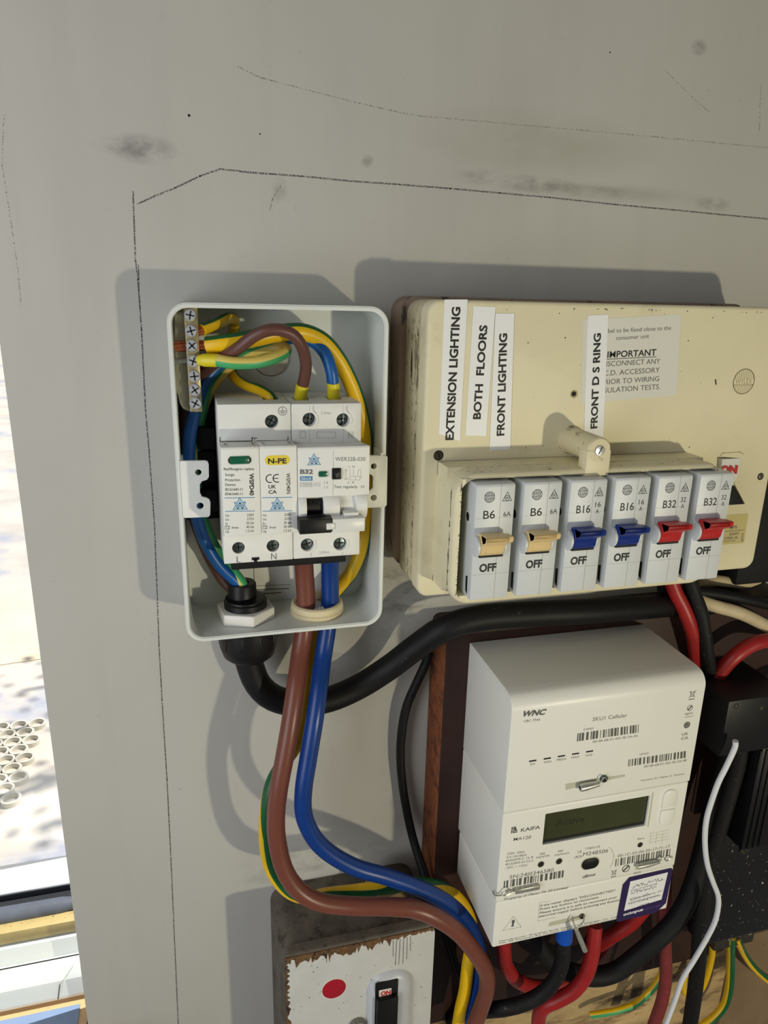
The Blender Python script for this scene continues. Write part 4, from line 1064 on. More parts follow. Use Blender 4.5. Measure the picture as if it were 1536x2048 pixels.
# ------------------------------------------------------------------ meter board
RBX = 148.6
zt = un(900, 1262, 28)[1]; zbot = un(1150, 1978, 28)[1]
mb = thing('meter_board', 'rusty brown board with scuffed edge behind the white electricity meter', 'board', (260, zbot, 0))
b = MB().m('rust_board').poly(rr(RBX, 420, zt, zbot, 5), 0.2, 28, bev=1.5); b.build('panel', mb)
b = MB().m('rust_edge').box(RBX - 0.5, RBX + 1.4, zt + 8, zbot - 4, 0.3, 27.2, bev=0.6); b.build('rusty_edge', mb)
ply = MB().m('plywood').box(150, 680, zbot - 14, 800, 0.3, 9, bev=0.6)
tag(ply.build('plywood_sheet'), 'stained plywood sheet at the bottom right under the cables', 'plywood sheet')
hx, hz = un(1472, 1875, 12)
b = MB().m('hardboard').box(hx, 680, hz, 800, 9.2, 13, bev=0.5)
tag(b.build('hardboard_panel'), 'plain brown hardboard panel in the bottom right corner', 'panel')

# ------------------------------------------------------------------ communications hub on the meter
MX0, MX1, MFD, MBD = 164.4, 292.6, 94.0, 28.2
ZS = un(1195, 1595, MFD)[1]
ZTOP = 209.5
def barcode(b, q4, n, seed, d):
    r_ = random.Random(seed); (a, c_, e_, g) = [un(x, y, d) for x, y in q4]
    t = 0.0
    while t < 1:
        w_ = r_.choice((0.5, 0.8, 1.2, 1.6)) / n; t2 = min(1, t + w_)
        L_ = lambda p, q_, k: (p[0] + (q_[0] - p[0]) * k, p[1] + (q_[1] - p[1]) * k)
        b.flat([L_(a, c_, t), L_(a, c_, t2), L_(g, e_, t2), L_(g, e_, t)], d)
        t = t2 + r_.choice((0.5, 0.7, 1.0, 1.4)) / n
    return b
hub = thing('communications_hub', 'plain white communications hub with five indicator slots, on top of the meter', 'communications hub', ((MX0 + MX1) / 2, ZS, MBD))
R9 = 9.0
pr = [(MBD, ZTOP), (MFD - R9 - 2, ZTOP + 1.6)] + [(MFD - R9 + R9 * math.sin(a), ZTOP + 2 + R9 - R9 * math.cos(a)) for a in [math.radians(8 + 82 * i / 9) for i in range(10)]] + [(MFD, ZS - 0.15), (MBD, ZS - 0.15)]
b = MB().m('meter_white').prof(pr, MX0, MX1, bev=1.0, seg=3)
e = MFD + 0.05
b.m('print_meter')
b.text('WNC', (1042, 1433.5), (1089, 1428.8), 11.5, e, 0.05, 0.35)
b.text('UBC-TN4', (1047, 1445), (1079.5, 1441.5), 5.5, e)
b.text('SKU1 Cellular', (1185, 1442.5), (1253.7, 1434), 8.6, e)
b.text('CHFID', (1167, 1461.5), (1187, 1458.5), 4.5, e)
barcode(b, [(1155, 1467), (1278, 1449), (1277.4, 1465), (1153.7, 1483)], 42, 1, e)
b.text('00-0B-6B-01-0D-3E-2A-06', (1185, 1486), (1275, 1473.5), 5, e)
for st, x0_, x1_, y in (('SW', 1060, 1070, 1531), ('WAN', 1087, 1102, 1527), ('MESH', 1113, 1131.6, 1522.3), ('HAN', 1143, 1157.6, 1517.3), ('GAS', 1171, 1184, 1513)):
    b.text(st, (x0_, y), (x1_, y - (x1_ - x0_) * 0.13), 5, e)
b.text('GPFID', (1279, 1511), (1297, 1508), 4, e)
barcode(b, [(1257, 1519), (1375.7, 1501.4), (1375, 1515), (1256, 1533)], 42, 2, e)
b.text('00-0B-6B-01-0D-3E-2A-08', (1288, 1535.5), (1372.5, 1522.5), 5, e)
b.text('Version 01 Made in Taiwan', (1280.7, 1563), (1368.6, 1549), 4, e)
def bin_icon(b, px, py, s_, d):
    x, z = un(px, py, d); s_ *= mpp(x, z, d)
    b.stroke([(x - 0.35 * s_, z - 0.35 * s_), (x - 0.25 * s_, z + 0.4 * s_), (x + 0.25 * s_, z + 0.4 * s_), (x + 0.35 * s_, z - 0.35 * s_)], 0.08 * s_, d, True)
    b.stroke([(x - 0.55 * s_, z - 0.5 * s_), (x + 0.5 * s_, z + 0.55 * s_)], 0.07 * s_, d); b.stroke([(x + 0.55 * s_, z - 0.5 * s_), (x - 0.5 * s_, z + 0.55 * s_)], 0.07 * s_, d)
    b.stroke([(x - 0.4 * s_, z + 0.85 * s_), (x + 0.4 * s_, z + 0.85 * s_)], 0.14 * s_, d)
def ring_icon(b, px, py, r, d):
    x, z = un(px, py, d); r *= mpp(x, z, d)
    b.stroke(circ(x, z, r, 18), r * 0.2, d, True); b.stroke([(x - r * 0.5, z + r * 0.5), (x + r * 0.5, z - r * 0.5)], r * 0.5, d)
bin_icon(b, 1385, 1388, 14, e); ring_icon(b, 1380, 1416, 6, e)
b.text('light', (1370, 1430), (1386, 1427.5), 5, e); b.pstroke([(1370, 1435), (1386, 1432)], 1, e)
x, z = un(1374, 1450, e); b.flat(circ(x, z, 7.5 * mpp(x, z, e), 20), e); b.m('meter_white').stroke(circ(x, z, 4 * mpp(x, z, e), 14)[2:], 0.4, e + 0.04)
b.m('print_meter').text('UK', (1363.5, 1471.5), (1376.5, 1469.5), 6, e, 0.01); b.text('CA', (1362, 1480), (1376.5, 1477.8), 6, e, 0.01)
hubbody = b.build('housing', hub)
for i, (x, y) in enumerate(((1065.5, 1521.6), (1094.5, 1516.9), (1122.8, 1512.1), (1151, 1507.4), (1179, 1502.7))):
    w = MB().m('gap_black'); cx, cz = un(x, y, MFD); w.box(cx - 2.35, cx + 2.35, cz - 0.5, cz + 0.5, MFD - 0.5, MFD + 0.12, bev=0.1); w.build('indicator_slot', hub)
def seal_slot(b, quadpx, d):
    b.m('meter_recess').poly(mapped(quadpx, d + 0.1), d - 1, d + 0.1)
b = MB(); seal_slot(b, [(1131, 1568), (1200, 1556), (1250, 1549), (1250, 1553), (1200, 1564), (1131, 1580)], MFD)
b.build('screw_recess', hub)
b = MB(); c3 = P(1208.7, 1558, MFD + 1); screw(b, c3, 8 * mpp(*c3), MFD + 1.6, 'dark_zinc', rot=0.9)
A = Vector(P(1160, 1576, MFD + 2.5)); B_ = Vector(P(1197, 1567, MFD + 2.5))
b.m('seal').rev(tuple(A), tuple(B_ - A), [(0, 2.3), ((B_ - A).length * 0.3, 2.4), ((B_ - A).length, 1.7)], 14); b.m('gap_black').rev(tuple(A), tuple(B_ - A), [(-0.05, 1.3), (0, 1.3)], 12)
b.m('seal').tube([tuple(B_), P(1203, 1562, MFD + 3), P(1209, 1555, MFD + 3.2), P(1214, 1560, MFD + 2)], 0.35, 6)
b.build('wire_seal', hub)

# ------------------------------------------------------------------ meter
met = thing('electricity_meter', 'white electricity meter with dark display below the communications hub', 'electricity meter', ((MX0 + MX1) / 2, 388, MBD))
ZE = un(983, 1897, MFD)[1]
ZCV = un(990, 1806, MFD)[1]
x1m = MX1 - 1.2
b = MB().m('meter_white').box(MX0, MX1 - 0.6, ZS + 0.15, ZCV, MBD, MFD, bev=1.0, seg=3)
c = MB(); dq = mapped([(1091, 1628.7), (1301, 1590), (1291, 1650), (1084.6, 1691)], MFD)
dxa = (dq[0][0] + dq[3][0]) / 2; dxb = (dq[1][0] + dq[2][0]) / 2; dza = (dq[0][1] + dq[1][1]) / 2; dzb = (dq[2][1] + dq[3][1]) / 2
c.poly(rr(dxa, dxb, dza, dzb, 0.8), MFD - 2.2, MFD + 3); b.cut(c); b.mats = ['meter_white']
b.m('print_meter')
x, z = un(1022, 1667, e); s_ = 15 * mpp(x, z, e); b.flat([(x, z), (x + s_, z), (x + s_ * 0.6, z - s_), (x, z - s_)], e); b.m('meter_white'); b.stroke([(x, z - s_ * 0.6), (x + s_ * 0.9, z - s_ * 0.1)], 0.3, e + 0.03); b.stroke([(x + s_ * 0.3, z - s_), (x + s_ * 0.2, z)], 0.3, e + 0.03)
b.m('print_meter')
b.text('KAIFA', (1041.6, 1664), (1080, 1657.5), 8.4, e, 0.015); b.text('MA120', (1027, 1682), (1061.7, 1677), 7.4, e, 0.005)
for st, a, c_ in (('230V  50Hz', (1014, 1710), (1049, 1705.5)), ('0.5-10(100)A', (1013, 1717), (1053, 1711.5)), ('EN50470-3  CL.B', (1012, 1724), (1066, 1716)), ('IEC62053-23 CL.2', (1011, 1731), (1066, 1723)), ('-25C ~ +55C', (1011, 1738), (1054.5, 1732))):
    b.text(st, a, c_, 5, e)
b.text('SN:24J0346580', (1019, 1758), (1107, 1743), 8.6, e)
barcode(b, [(1008, 1762), (1131, 1740), (1129.6, 1754), (1007, 1776)], 38, 3, e)
for st, a, c_ in (('2000', (1079, 1710.5), (1090, 1708.5)), ('imp/kWh', (1072, 1717), (1099, 1713)), ('2000', (1115, 1705), (1126, 1703)), ('imp/kvarh', (1109, 1712), (1138, 1707.5)), ('T10602-UK', (1169, 1700), (1200.6, 1694.8)), ('Alarm', (1274, 1680), (1288, 1678)), ('2024', (1266.5, 1749.5), (1281, 1746))):
    b.text(st, a, c_, 5, e)
b.text('M248506', (1165.7, 1712.5), (1216, 1704.8), 9, e); b.text('CE', (1155, 1707), (1163, 1705.5), 6, e); b.text('UKCA', (1149, 1717), (1164, 1714.5), 5.5, e, 0.01)
b.text('dlms', (1164, 1757), (1190, 1751), 7, e, 0.025, 0.3)
b.text('00-1C-55-00-20-17-71-17', (1235, 1715), (1339.5, 1695.3), 6.6, e)
barcode(b, [(1231.5, 1718), (1341, 1697.5), (1339.5, 1711), (1230, 1733)], 42, 4, e)
b.text('Property of Meter Fit 20 Limited', (1008, 1801), (1134.7, 1777.6), 6.2, e, 0.0, 0.2)
bin_icon(b, 1228, 1745, 12, e); ring_icon(b, 1252, 1737, 8, e)
b.m('meter_recess'); b.pstroke([(1306, 1586), (1296, 1652)], 3.5, e); b.pstroke([(1218, 1694), (1224, 1700), (1228, 1712), (1225, 1726), (1220, 1735)], 1.4, e)
for y_ in (0, 6, 12, 18): b.pstroke([(1300, 1667 + y_), (1338, 1660 + y_)], 0.8, e)
for x_ in (1302, 1314, 1326): b.pstroke([(x_, 1666), (x_ - 3, 1688)], 0.8, e)
b.build('housing', met)
b = MB().m('lcd').box(dxa - 0.5, dxb + 0.5, dza - 0.5, dzb + 0.5, MFD - 2.6, MFD - 1.6)
b.m('lcd_digit').text('Active', (1112, 1653), (1168, 1644), 15, MFD - 1.5, 0.01)
b.m('lcd_frame'); fz = (dza + dzb) / 2
b.ring(rr(dxa - 0.4, dxb + 0.4, dza - 0.4, dzb + 0.4, 0.8), rr(dxa + 0.35, dxb - 0.8, dza + 0.35, dzb - 1.9, 0.5), MFD - 1.7, MFD - 1.4)
b.build('display', met)
bx0, bz0 = un(1321, 1583, MFD); bx1, bz1 = un(1357, 1612, MFD)
bw = 9.6
for k in range(2):
    xx = un(1322, 1614, MFD)[0]; zz0 = un(1340, 1578 if k == 0 else 1617, MFD)[1]; zz1 = un(1340, 1613 if k == 0 else 1648, MFD)[1]
    cxm = xx + bw / 2; rad = bw / 2; n8 = 10
    if k == 0: out = [(xx + bw, zz1)] + [(xx, zz1)] + [(cxm + rad * math.cos(a), zz0 + rad + rad * math.sin(a)) for a in [math.radians(180 + 180 * i / n8) for i in range(n8 + 1)]]
    else: out = [(xx, zz0), (xx + bw, zz0)] + [(cxm + rad * math.cos(a), zz1 - rad + rad * math.sin(a)) for a in [math.radians(180 * i / n8) for i in range(n8 + 1)]]
    w = MB().m('meter_white').poly(out, MFD - 0.5, MFD + 1.3, bev=0.5); w.build('button', met, 'upper button' if k == 0 else 'lower button')
for (x, y, r) in ((1081.7, 1728.4, 6.6), (1118, 1722.4, 6.6), (1280, 1689.4, 5.6)):
    w = MB(); c3 = P(x, y, MFD); r2 = r * mpp(*c3); w.m('meter_recess').rev(c3, 'd', [(-0.5, r2 * 1.25), (0.1, r2 * 1.25), (0.1, r2)], 20); w.m('gap_black').cyl(c3, 'd', r2, -1, 0.14, 20); w.build('pulse_light', met)
w = MB(); cx, cz = un(1180, 1726.5, MFD); w.m('meter_recess').poly(rr(cx - 6.6, cx + 6.6, cz - 4.6, cz + 4.6, 4.3), MFD - 0.5, MFD + 0.1); w.m('black_plastic').poly(rr(cx - 5.9, cx + 5.9, cz - 3.9, cz + 3.9, 3.8), MFD - 0.5, MFD + 0.9, bev=0.5); w.build('optical_port', met)
b = MB().m('meter_white').box(MX0 + 0.2, MX1 - 0.8, ZCV + 0.35, ZE, MBD + 2, MFD - 0.1, bev=1.2, seg=3)
e2 = MFD
b.m('print_meter')
for st, a, c_ in (('If the meter displays "DISCONNECTED".', (1080, 1814), (1231.6, 1782.5)), ('Press any button to reconnect.', (1079.5, 1821), (1198, 1796)), ('Please ensure it is safe to reconnect your', (1079, 1828.5), (1233.6, 1796)), ('electrical supply before pressing any button', (1077.4, 1835.5), (1238, 1802))):
    b.text(st, a, c_, 5.2, e2, 0.005, 0.15)
b.text('Manufacturer: Shenzhen Kaifa Technology Chengdu Co. Ltd.', (998.7, 1884), (1235, 1834.5), 3, e2); b.text('No. 99 Tianquan Rd. Hi-Tech Development Zone Chengdu', (998.5, 1888), (1235, 1838.5), 3, e2)
b.text('!', (1022, 1853), (1028, 1852), 15, e2, 0.04)
b.m('meter_recess'); b.pstroke([(1027, 1833), (1006, 1861), (1042, 1854)], 1.2, e2, True)
b.pstroke([(1076, 1842), (1079, 1806), (1100, 1802)], 0.8, e2); b.pstroke([(1076, 1842), (1110, 1835)], 0.8, e2)
b.quad([(1099, 1845), (1150, 1833), (1165, 1831), (1165, 1838), (1148, 1842), (1097, 1853)], e2)
b.build('terminal_cover', met)
# seals
def coil(b, pts, r=0.35): b.m('seal').tube([P(*p) for p in pts], r, 6)
b = MB(); A = Vector(P(1030, 1785, MFD + 2)); B_ = Vector(P(1080, 1770, MFD + 2))
b.m('seal').box(*(lambda a, c_: (min(a[0], c_[0]), max(a[0], c_[0]), min(a[1], c_[1]) - 0.3, max(a[1], c_[1]) + 1.2))(A, B_), MFD, MFD + 2.8, bev=0.7)
coil(b, [(986, 1782, MFD - 2), (990, 1790, MFD + 1), (1003, 1790, MFD + 2), (1012, 1782, MFD + 2.5), (1020, 1779, MFD + 2), (1021, 1787, MFD + 1.6), (1008, 1791, MFD + 2), (1030, 1783, MFD + 2)], 0.5)
b.build('wire_seal', met, 'left crimped wire seal')
b = MB(); A = Vector(P(1274, 1733, MFD + 2)); B_ = Vector(P(1318, 1723, MFD + 2)); L_ = (B_ - A).length
b.m('meter_recess').poly(mapped([(1270, 1728), (1320, 1717), (1318, 1728), (1271, 1740)], MFD + 0.12), MFD - 0.2, MFD + 0.12)
b.m('seal').rev(tuple(A), tuple(B_ - A), [(0, 1.8), (L_ * 0.5, 2.0), (L_, 1.3)], 12)
coil(b, [(1318, 1723, MFD + 2), (1326, 1716, MFD + 2.4), (1334, 1722, MFD + 2), (1340, 1714, MFD + 1.5), (1348, 1716, MFD - 2)], 0.5)
b.build('wire_seal', met, 'right crimped wire seal')
b = MB(); c3 = P(1165, 1834, MFD + 1); screw(b, c3, 1.9, MFD + 1.2, 'old_screw', rot=0.4)
coil(b, [(1144, 1832, MFD + 1), (1147, 1845, MFD + 4), (1153, 1860, MFD + 7)], 0.45); coil(b, [(1168, 1832, MFD + 1.5), (1167, 1842, MFD + 4), (1158, 1852, MFD + 6), (1153, 1860, MFD + 7)], 0.45)
A = Vector(P(1152, 1858, MFD + 7)); B_ = Vector(P(1170, 1901, MFD + 9)); L_ = (B_ - A).length
b.m('seal').rev(tuple(A), tuple(B_ - A), [(0, 1.2), (L_ * 0.3, 1.6), (L_, 1.7)], 14)
b.build('wire_seal', met, 'hanging crimped wire seal at the bottom')
b = MB().m('purple').poly(mapped([(1259, 1755), (1343, 1736.5), (1346, 1740), (1332, 1806), (1312, 1825), (1236, 1844), (1233, 1841), (1246, 1770)], MFD + 0.35), MFD + 0.1, MFD + 0.35)
e = MFD + 0.4
b.m('strip_white').quad([(1260.8, 1763), (1336, 1744.5), (1323, 1799), (1248, 1822)], e)
b.text('octopus', (1246.5, 1832), (1286, 1821), 7, e, 0.03); b.m('purple_pale').text('energy', (1288, 1820.5), (1323, 1811), 6, e, 0.01)
b.m('ink'); e += 0.05
rs = random.Random(5)
for (x0_, y0_, x1_, y1_, am) in ((1264, 1774, 1328, 1757, 6), (1263, 1786, 1312, 1773, 5), (1260, 1797, 1300, 1787, 5), (1257, 1807, 1318, 1790, 2.2), (1275, 1813, 1300, 1806, 3)):
    n = int((x1_ - x0_) / 1.6)
    b.pstroke([(x0_ + (x1_ - x0_) * i / n + rs.uniform(-1, 1), y0_ + (y1_ - y0_) * i / n + rs.uniform(-am, am) * 0.6) for i in range(n + 1)], 0.8, e)
b.text('Date of energising', (1262, 1783), (1314, 1768), 3.5, e); b.text('Supply capacity (A)', (1260, 1802), (1325, 1782), 3.5, e); b.text('Last reading (kWh)', (1258, 1809), (1320, 1792), 3.5, e)
b.build('sticker', met, 'dark purple sticker with handwriting on a white panel')

# ------------------------------------------------------------------ cables around the meter
cable('red_cable', 'red cable looping from the left end of the meter underside', [(1008, 1875, 64), (1008, 1900, 62), (1012, 1929, 58), (1029, 1956, 54), (1057, 1971, 50), (1090, 1974, 47), (1135, 1963, 44), (1170, 1940, 40), (1200, 1900, 38), (1225, 1870, 38)], 13.5, 'cable_red')
t = thing('black_cable', 'black cable with blue sleeve from the meter underside curving down left', 'cable', P(1045, 2010, 72))
q = [P(*p) for p in [(1128, 1866, 74), (1127, 1886, 75), (1124, 1923, 76), (1111, 1957, 76), (1083, 1988, 74), (1043, 2008, 72), (997, 2018, 66), (940, 2024, 40), (900, 2040, 30)]]
MB().m('dusty_black').tube(q, 15 * mpp(*q[3])).build('sheath', t)
MB().m('sleeve_blue').tube([P(1129, 1846, 74), P(1128.5, 1862, 74.5), P(1128, 1879, 75)], 17 * mpp(*q[1])).build('sleeve', t)
cable('red_cable', 'red cable hanging from the middle of the meter underside beside the hanging seal', [(1190, 1850, 64), (1188, 1875, 66), (1184, 1909, 68), (1172, 1949, 68), (1149, 1980, 66), (1118, 1999, 62), (1090, 2012, 58), (1078, 2032, 54), (1076, 2070, 52)], 14.5, 'cable_red')
cable('red_cable', 'dim red cable running behind under the right half of the meter', [(1290, 1815, 50), (1262, 1846, 46), (1232, 1866, 42), (1204, 1886, 38), (1180, 1915, 34)], 14, 'cable_red')
cable('black_cable', 'thick black cable sweeping under the meter up to the black connector block', [(1040, 1850, 46), (1072, 1884, 48), (1100, 1920, 50), (1140, 1944, 52), (1190, 1953, 54), (1234, 1942, 56), (1275, 1912, 58), (1315, 1878, 60), (1349, 1843, 60), (1371, 1808, 60), (1386, 1772, 60), (1399, 1730, 58), (1412, 1680, 56), (1428, 1610, 54), (1446, 1550, 52), (1462, 1490, 50)], 18.5, 'black_matt')
cable('dark_red_cable', 'dusty dark red cable dropping below the right end of the meter', [(1330, 1780, 44), (1328, 1830, 46), (1331, 1905, 46), (1332, 1951, 46), (1325, 1998, 46), (1313, 2035, 46), (1300, 2070, 46)], 12, 'cable_darkred')
cable('white_wire', 'thin white wire snaking down from the black connector block', [(1471, 1482, 84), (1469, 1497, 84), (1451, 1536, 84), (1437, 1564, 84), (1425, 1597, 84), (1414, 1634, 84), (1410, 1668, 84), (1411, 1703, 84), (1416, 1734, 84), (1426, 1764, 84), (1436, 1791, 84), (1436, 1816, 84), (1429, 1845, 84), (1412, 1879, 84), (1388, 1920, 84), (1365, 1958, 84), (1350, 2000, 84), (1331, 2050, 84), (1322, 2075, 84)], 5.2, 'cable_white', cat='wire')
cable('black_cable', 'dusty black cable hanging straight down below the connector block beside the white wire', [(1482, 1480, 62), (1474, 1530, 62), (1458, 1590, 62), (1440, 1650, 62), (1424, 1705, 62), (1410, 1765, 62), (1404, 1830, 62), (1399, 1880, 62), (1396, 1925, 62), (1390, 1980, 62), (1379, 2055, 62), (1374, 2080, 62)], 15, 'dusty_black')
cable('earth_wire', 'yellow earth wire hanging in a small loop behind the dusty black cable', [(1428, 1868, 34), (1425, 1890, 34), (1423, 1914, 32), (1414, 1951, 32), (1400, 1980, 32), (1381, 1991, 32), (1367, 1980, 32), (1368, 1958, 32), (1378, 1932, 30)], 6.2, 'earth_yellow', [(60, 130)], cat='wire', group=None)
cable('earth_wire', 'green and yellow earth wire dropping straight from the brass terminals then bending left', [(1462, 1874, 38), (1461, 1890, 37), (1461, 1924, 30), (1459, 1970, 30), (1450, 2007, 30), (1429, 2034, 30), (1400, 2056, 30)], 8.2, 'earth_yellow', [(-35, 35)], cat='wire')
cable('earth_wire', 'green and yellow earth wire running off to the lower right edge', [(1474, 1876, 38), (1478, 1886, 37), (1489, 1909, 30), (1508, 1935, 30), (1540, 1963, 30), (1580, 1990, 30)], 7, 'earth_yellow', [(10, 110)], cat='wire')
cable('earth_wire', 'dusty green earth wire curving low between the red cable and the dark red one', [(1330, 1935, 24), (1316, 1962, 26), (1298, 1985, 26), (1272, 2007, 26), (1238, 2020, 26), (1209, 2026, 24), (1180, 2030, 20)], 6.5, 'earth_palegreen', [(-130, -50)], 'earth_yellow', cat='wire')
eb = thing('earth_block', 'small brass earth terminal block with worn screws above the three earth wires', 'terminal block', P(1470, 1885, 12))
xa, za = un(1438, 1848, 40); xb, zb = un(1506, 1884, 40)
MB().m('old_screw').box(xa, xb, za, zb, 9.1, 40, bev=1).build('block', eb)
for i, (x, y) in enumerate(((1445, 1868), (1464, 1854), (1488, 1856), (1460, 1876), (1481, 1873), (1499, 1864))):
    s_ = MB(); c3 = P(x, y, 41); screw(s_, c3, 6.2 * mpp(*c3), 42.2, 'brass' if i % 2 else 'old_screw', 'slot', rot=i * 0.8 + 2, depth=3); s_.build('terminal_screw', eb)

# upper right, between consumer unit and meter
cable('red_cable', 'red cable rising behind the consumer unit at the top right corner of the hub', [(1338, 1150, 34), (1351, 1185, 36), (1364, 1210, 38), (1377, 1240, 40), (1386, 1270, 40), (1390, 1300, 38), (1394, 1340, 34), (1398, 1390, 30)], 14, 'cable_red')
cable('black_cable', 'black cable next to the rising red one at the top right corner of the hub', [(1376, 1150, 36), (1389, 1190, 38), (1402, 1226, 42), (1409, 1267, 44), (1414, 1305, 44), (1420, 1345, 42), (1428, 1400, 38)], 14, 'dusty_black')
cable('red_cable', 'bright red cable arching to the right edge above the connector block', [(1424, 1385, 40), (1432, 1358, 44), (1447, 1336, 46), (1469, 1313, 48), (1495, 1294, 48), (1519, 1284, 48), (1545, 1281, 46), (1580, 1285, 44)], 14.5, 'cable_red')
cable('red_cable', 'short red cable showing at the right edge just above the connector block', [(1512, 1425, 40), (1524, 1398, 42), (1540, 1375, 42), (1570, 1355, 40)], 14, 'cable_red')
cable('cream_cable', 'dirty cream cable running right under the consumer unit', [(1385, 1196, 32), (1410, 1206, 34), (1440, 1215, 36), (1470, 1223, 38), (1500, 1235, 38), (1540, 1256, 38), (1580, 1280, 38)], 13, 'cable_cream')
cable('cream_cable', 'short cream cable tucked against the consumer unit lower right corner', [(1400, 1163, 14), (1430, 1161, 16), (1460, 1164, 16), (1490, 1166, 14), (1515, 1158, 10)], 11, 'cable_cream')
cable('black_cable', 'black cable running right between the two cream cables', [(1320, 1176, 26), (1364, 1179, 28), (1405, 1184, 30), (1446, 1190, 32), (1488, 1198, 34), (1536, 1209, 34), (1580, 1220, 34)], 11, 'black_rubber')
xa, za = un(1508, 960, 24); xb, zb = un(1600, 1160, 24)
b = MB().m('black_matt').box(max(xa, 349), xb, za, zb, 0.3, 24, bev=2)
tag(b.build('junction_box'), 'plain black box at the right edge beside the consumer unit', 'junction box')

# black connector block and cut-out at the right edge
cb = thing('connector_block', 'black connector block with two recessed screws at the right edge', 'connector block', P(1480, 1495, 40))
x0_, z0_ = un(1460, 1404, 76); x1_, z1_ = un(1560, 1494, 76)
x0b = un(1438, 1492, 76)[0]
b = MB().m('black_plastic').poly([(x0_ - 0.5, z0_), (x1_, z0_), (x1_, z1_), (x0_ - 0.5, z1_)], 28.2, 76, bev=1.2); b.build('body', cb)
for (x, y) in ((1472, 1412), (1523, 1416)):
    w = MB(); c3 = P(x, y, 76); w.m('gap_black').cyl(c3, 'd', 1.9, -1, 0.1, 18); w.m('old_screw').cyl((c3[0], c3[1], 76), 'd', 1.0, -1, 0.14, 12); w.build('recessed_screw', cb)
co_ = thing('service_cutout', 'large black service cut-out speckled with white paint at the right edge', 'fuse cut-out', P(1500, 1850, 28))
xa, za = un(1430, 1560, 46); xb, zb = un(1600, 1846, 46)
b = MB().m('speckled_black').box(un(1437, 1700, 46)[0], xb, za, zb, 28.2, 46, bev=2.5, seg=3); b.build('base', co_)
xa, za = un(1494, 1500, 72); xb, zb = un(1600, 1680, 72)
b = MB().m('black_plastic').box(un(1490, 1676, 72)[0], xb, za, zb, 45, 72, bev=2)
for k in range(4): xx = un(1500, 1600, 72)[0] + k * 5; b.box(xx, xx + 1.4, za + 2, zb - 3, 71, 73.4, bev=0.4)
b.build('fuse_carrier', co_)
w = MB().m('old_screw'); w.rev(P(1490, 1698, 47), 'd', [(-1, 4.6), (0.4, 4.6), (0.9, 3.8), (0.9, 2.6), (0.2, 2.4)], 24); w.build('seal_ring', co_)

# ------------------------------------------------------------------ old switch box
SWD = 62.0
sx0, sx1 = 37.5, 138.5
sz0 = un(575, 1917, SWD)[1] + 0.5
zback = 402.0
sw = thing('isolator_switch', 'old white metal switch box with grimy top and red disc at the bottom', 'switch box', ((sx0 + sx1) / 2, 560, 0))
b = MB().m('switch_grime').poly(rr(sx0 - 2.0, sx1 + 2, zback - 1, 560, 12, 8), 0.2, SWD - 6, bev=3, seg=3)
b.build('case', sw)
b = MB().m('switch_grime').poly(rr(sx0 - 0.4, sx1 + 0.2, sz0 - 2, 562, 5, 6), SWD - 8, SWD - 0.4, bev=2.2, seg=3)
b.m('switch_white').poly(rr(sx0 + 1.4, sx1 - 0.2, sz0 + 0.6, 562, 4, 6), SWD - 4, SWD, bev=0.5, seg=2)
b.m('switch_rust')
rs = random.Random(3)
top = []; xx = sx0 + 1
while xx < sx1 - 1:
    h = 3.0 + 5.5 * rs.random() ** 1.5 * (1.4 if xx < sx0 + 70 else 0.5); top.append((xx, sz0 - 2 + h)); xx += rs.uniform(0.6, 2.2)
b.poly([(sx0 + 1, sz0 - 0.6)] + [(sx1 - 1, sz0 - 0.6)][:0] + top + [(top[-1][0], sz0 - 0.6)], SWD - 0.8, SWD + 0.12)
left = []; z = sz0 + 2
while z < 545: left.append((sx0 + 1.4 + 3.0 * rs.random() ** 2, z)); z += rs.uniform(0.8, 3)
b.poly([(sx0 + 0.8, sz0)] + left + [(sx0 + 0.8, 545)], SWD - 0.9, SWD + 0.1)
b.m('grime')
for x_, n_ in ((668, 5), (800, 6)):
    cxs, czs = un(x_, 1900, SWD)
    for k in range(n_): b.stroke([(cxs - 5 + k * 2.4, sz0 + 3), (cxs - 5 + k * 2.4 + rs.uniform(-0.4, 0.4), czs + rs.uniform(2, 14))], 0.32, SWD + 0.08)
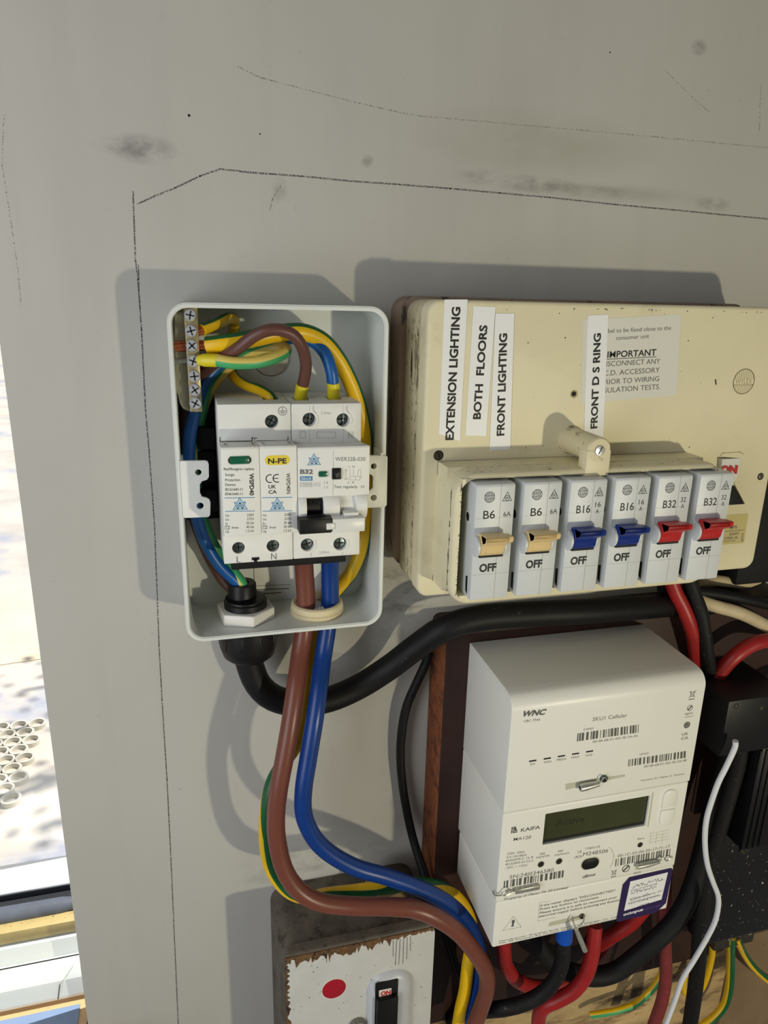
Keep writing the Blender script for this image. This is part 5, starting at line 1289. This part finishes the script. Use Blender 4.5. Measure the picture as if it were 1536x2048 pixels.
for k in range(90): b.cyl((rs.uniform(sx0 + 5, sx1 - 4), rs.uniform(sz0 + 4, 520), SWD), 'd', rs.uniform(0.12, 0.5), 0, 0.08, 7)
b.build('cover', sw)
w = MB(); cx, cz = un(668, 1977, SWD); w.m('paper_white').poly(circ(cx, cz, 8.6, 32), SWD - 0.5, SWD + 0.2); w.m('disc_red').poly(circ(cx, cz, 7.9, 32), SWD - 0.5, SWD + 0.5, bev=0.3); w.build('red_disc', sw)
lx0, lz0 = un(752, 1975, SWD + 6); lx1 = un(797, 1975, SWD + 6)[0]
w = MB().m('switch_dish')
mx = (lx0 + lx1) / 2 + 3.5
def dome(k): return rr(mx - 16.5 + k, mx + 16.5 - k, un(790, 1938, SWD)[1] + k, 560, 14 - k * 0.8, 8)
v, f = loft([(dome(0), SWD - 0.2), (dome(0.8), SWD + 1.2), (dome(2.6), SWD + 3.2), (dome(5), SWD + 4.4), (dome(8), SWD + 4.8)])
w._add(v, f + [tuple(range(len(v) - len(dome(0)), len(v)))]); w.build('switch_surround', sw)
w = MB().m('black_plastic').box(lx0, lx1, lz0 - 1, 540, SWD + 3.5, SWD + 5.2, bev=0.3); w.box(lx0 + 0.6, lx1 - 0.6, lz0 + 9.5, 540, SWD + 5, SWD + 9, bev=0.8)
w.m('paper_white').quad([(758, 1981), (783, 1976), (782, 1990), (758, 1994)], SWD + 5.3); w.m('print_red').text('ON', (761, 1992), (781, 1988), 10, SWD + 5.4, 0.05)
w.build('rocker', sw)
w = MB(); c3 = P(715, 2046, SWD); w.m('grey_knob').rev((c3[0], c3[1], SWD), 'd', [(-0.5, 5.2), (1.5, 5.2), (4, 4.6), (5, 3.4), (5.2, 0.1)], 24)
for k in range(12): a = k * 0.5236; w.cyl((c3[0] + 4.9 * math.cos(a), c3[1] + 4.9 * math.sin(a), SWD), 'd', 0.5, 0, 3.6, 8)
w.build('knob', sw)
w = MB().m('hardboard').rev((un(775, 1712, 30)[0], 402, 26), 'z', [(-12, 13), (-11, 14), (-4, 14), (-3, 16), (0, 16)], 28); w.build('conduit_bush', sw)
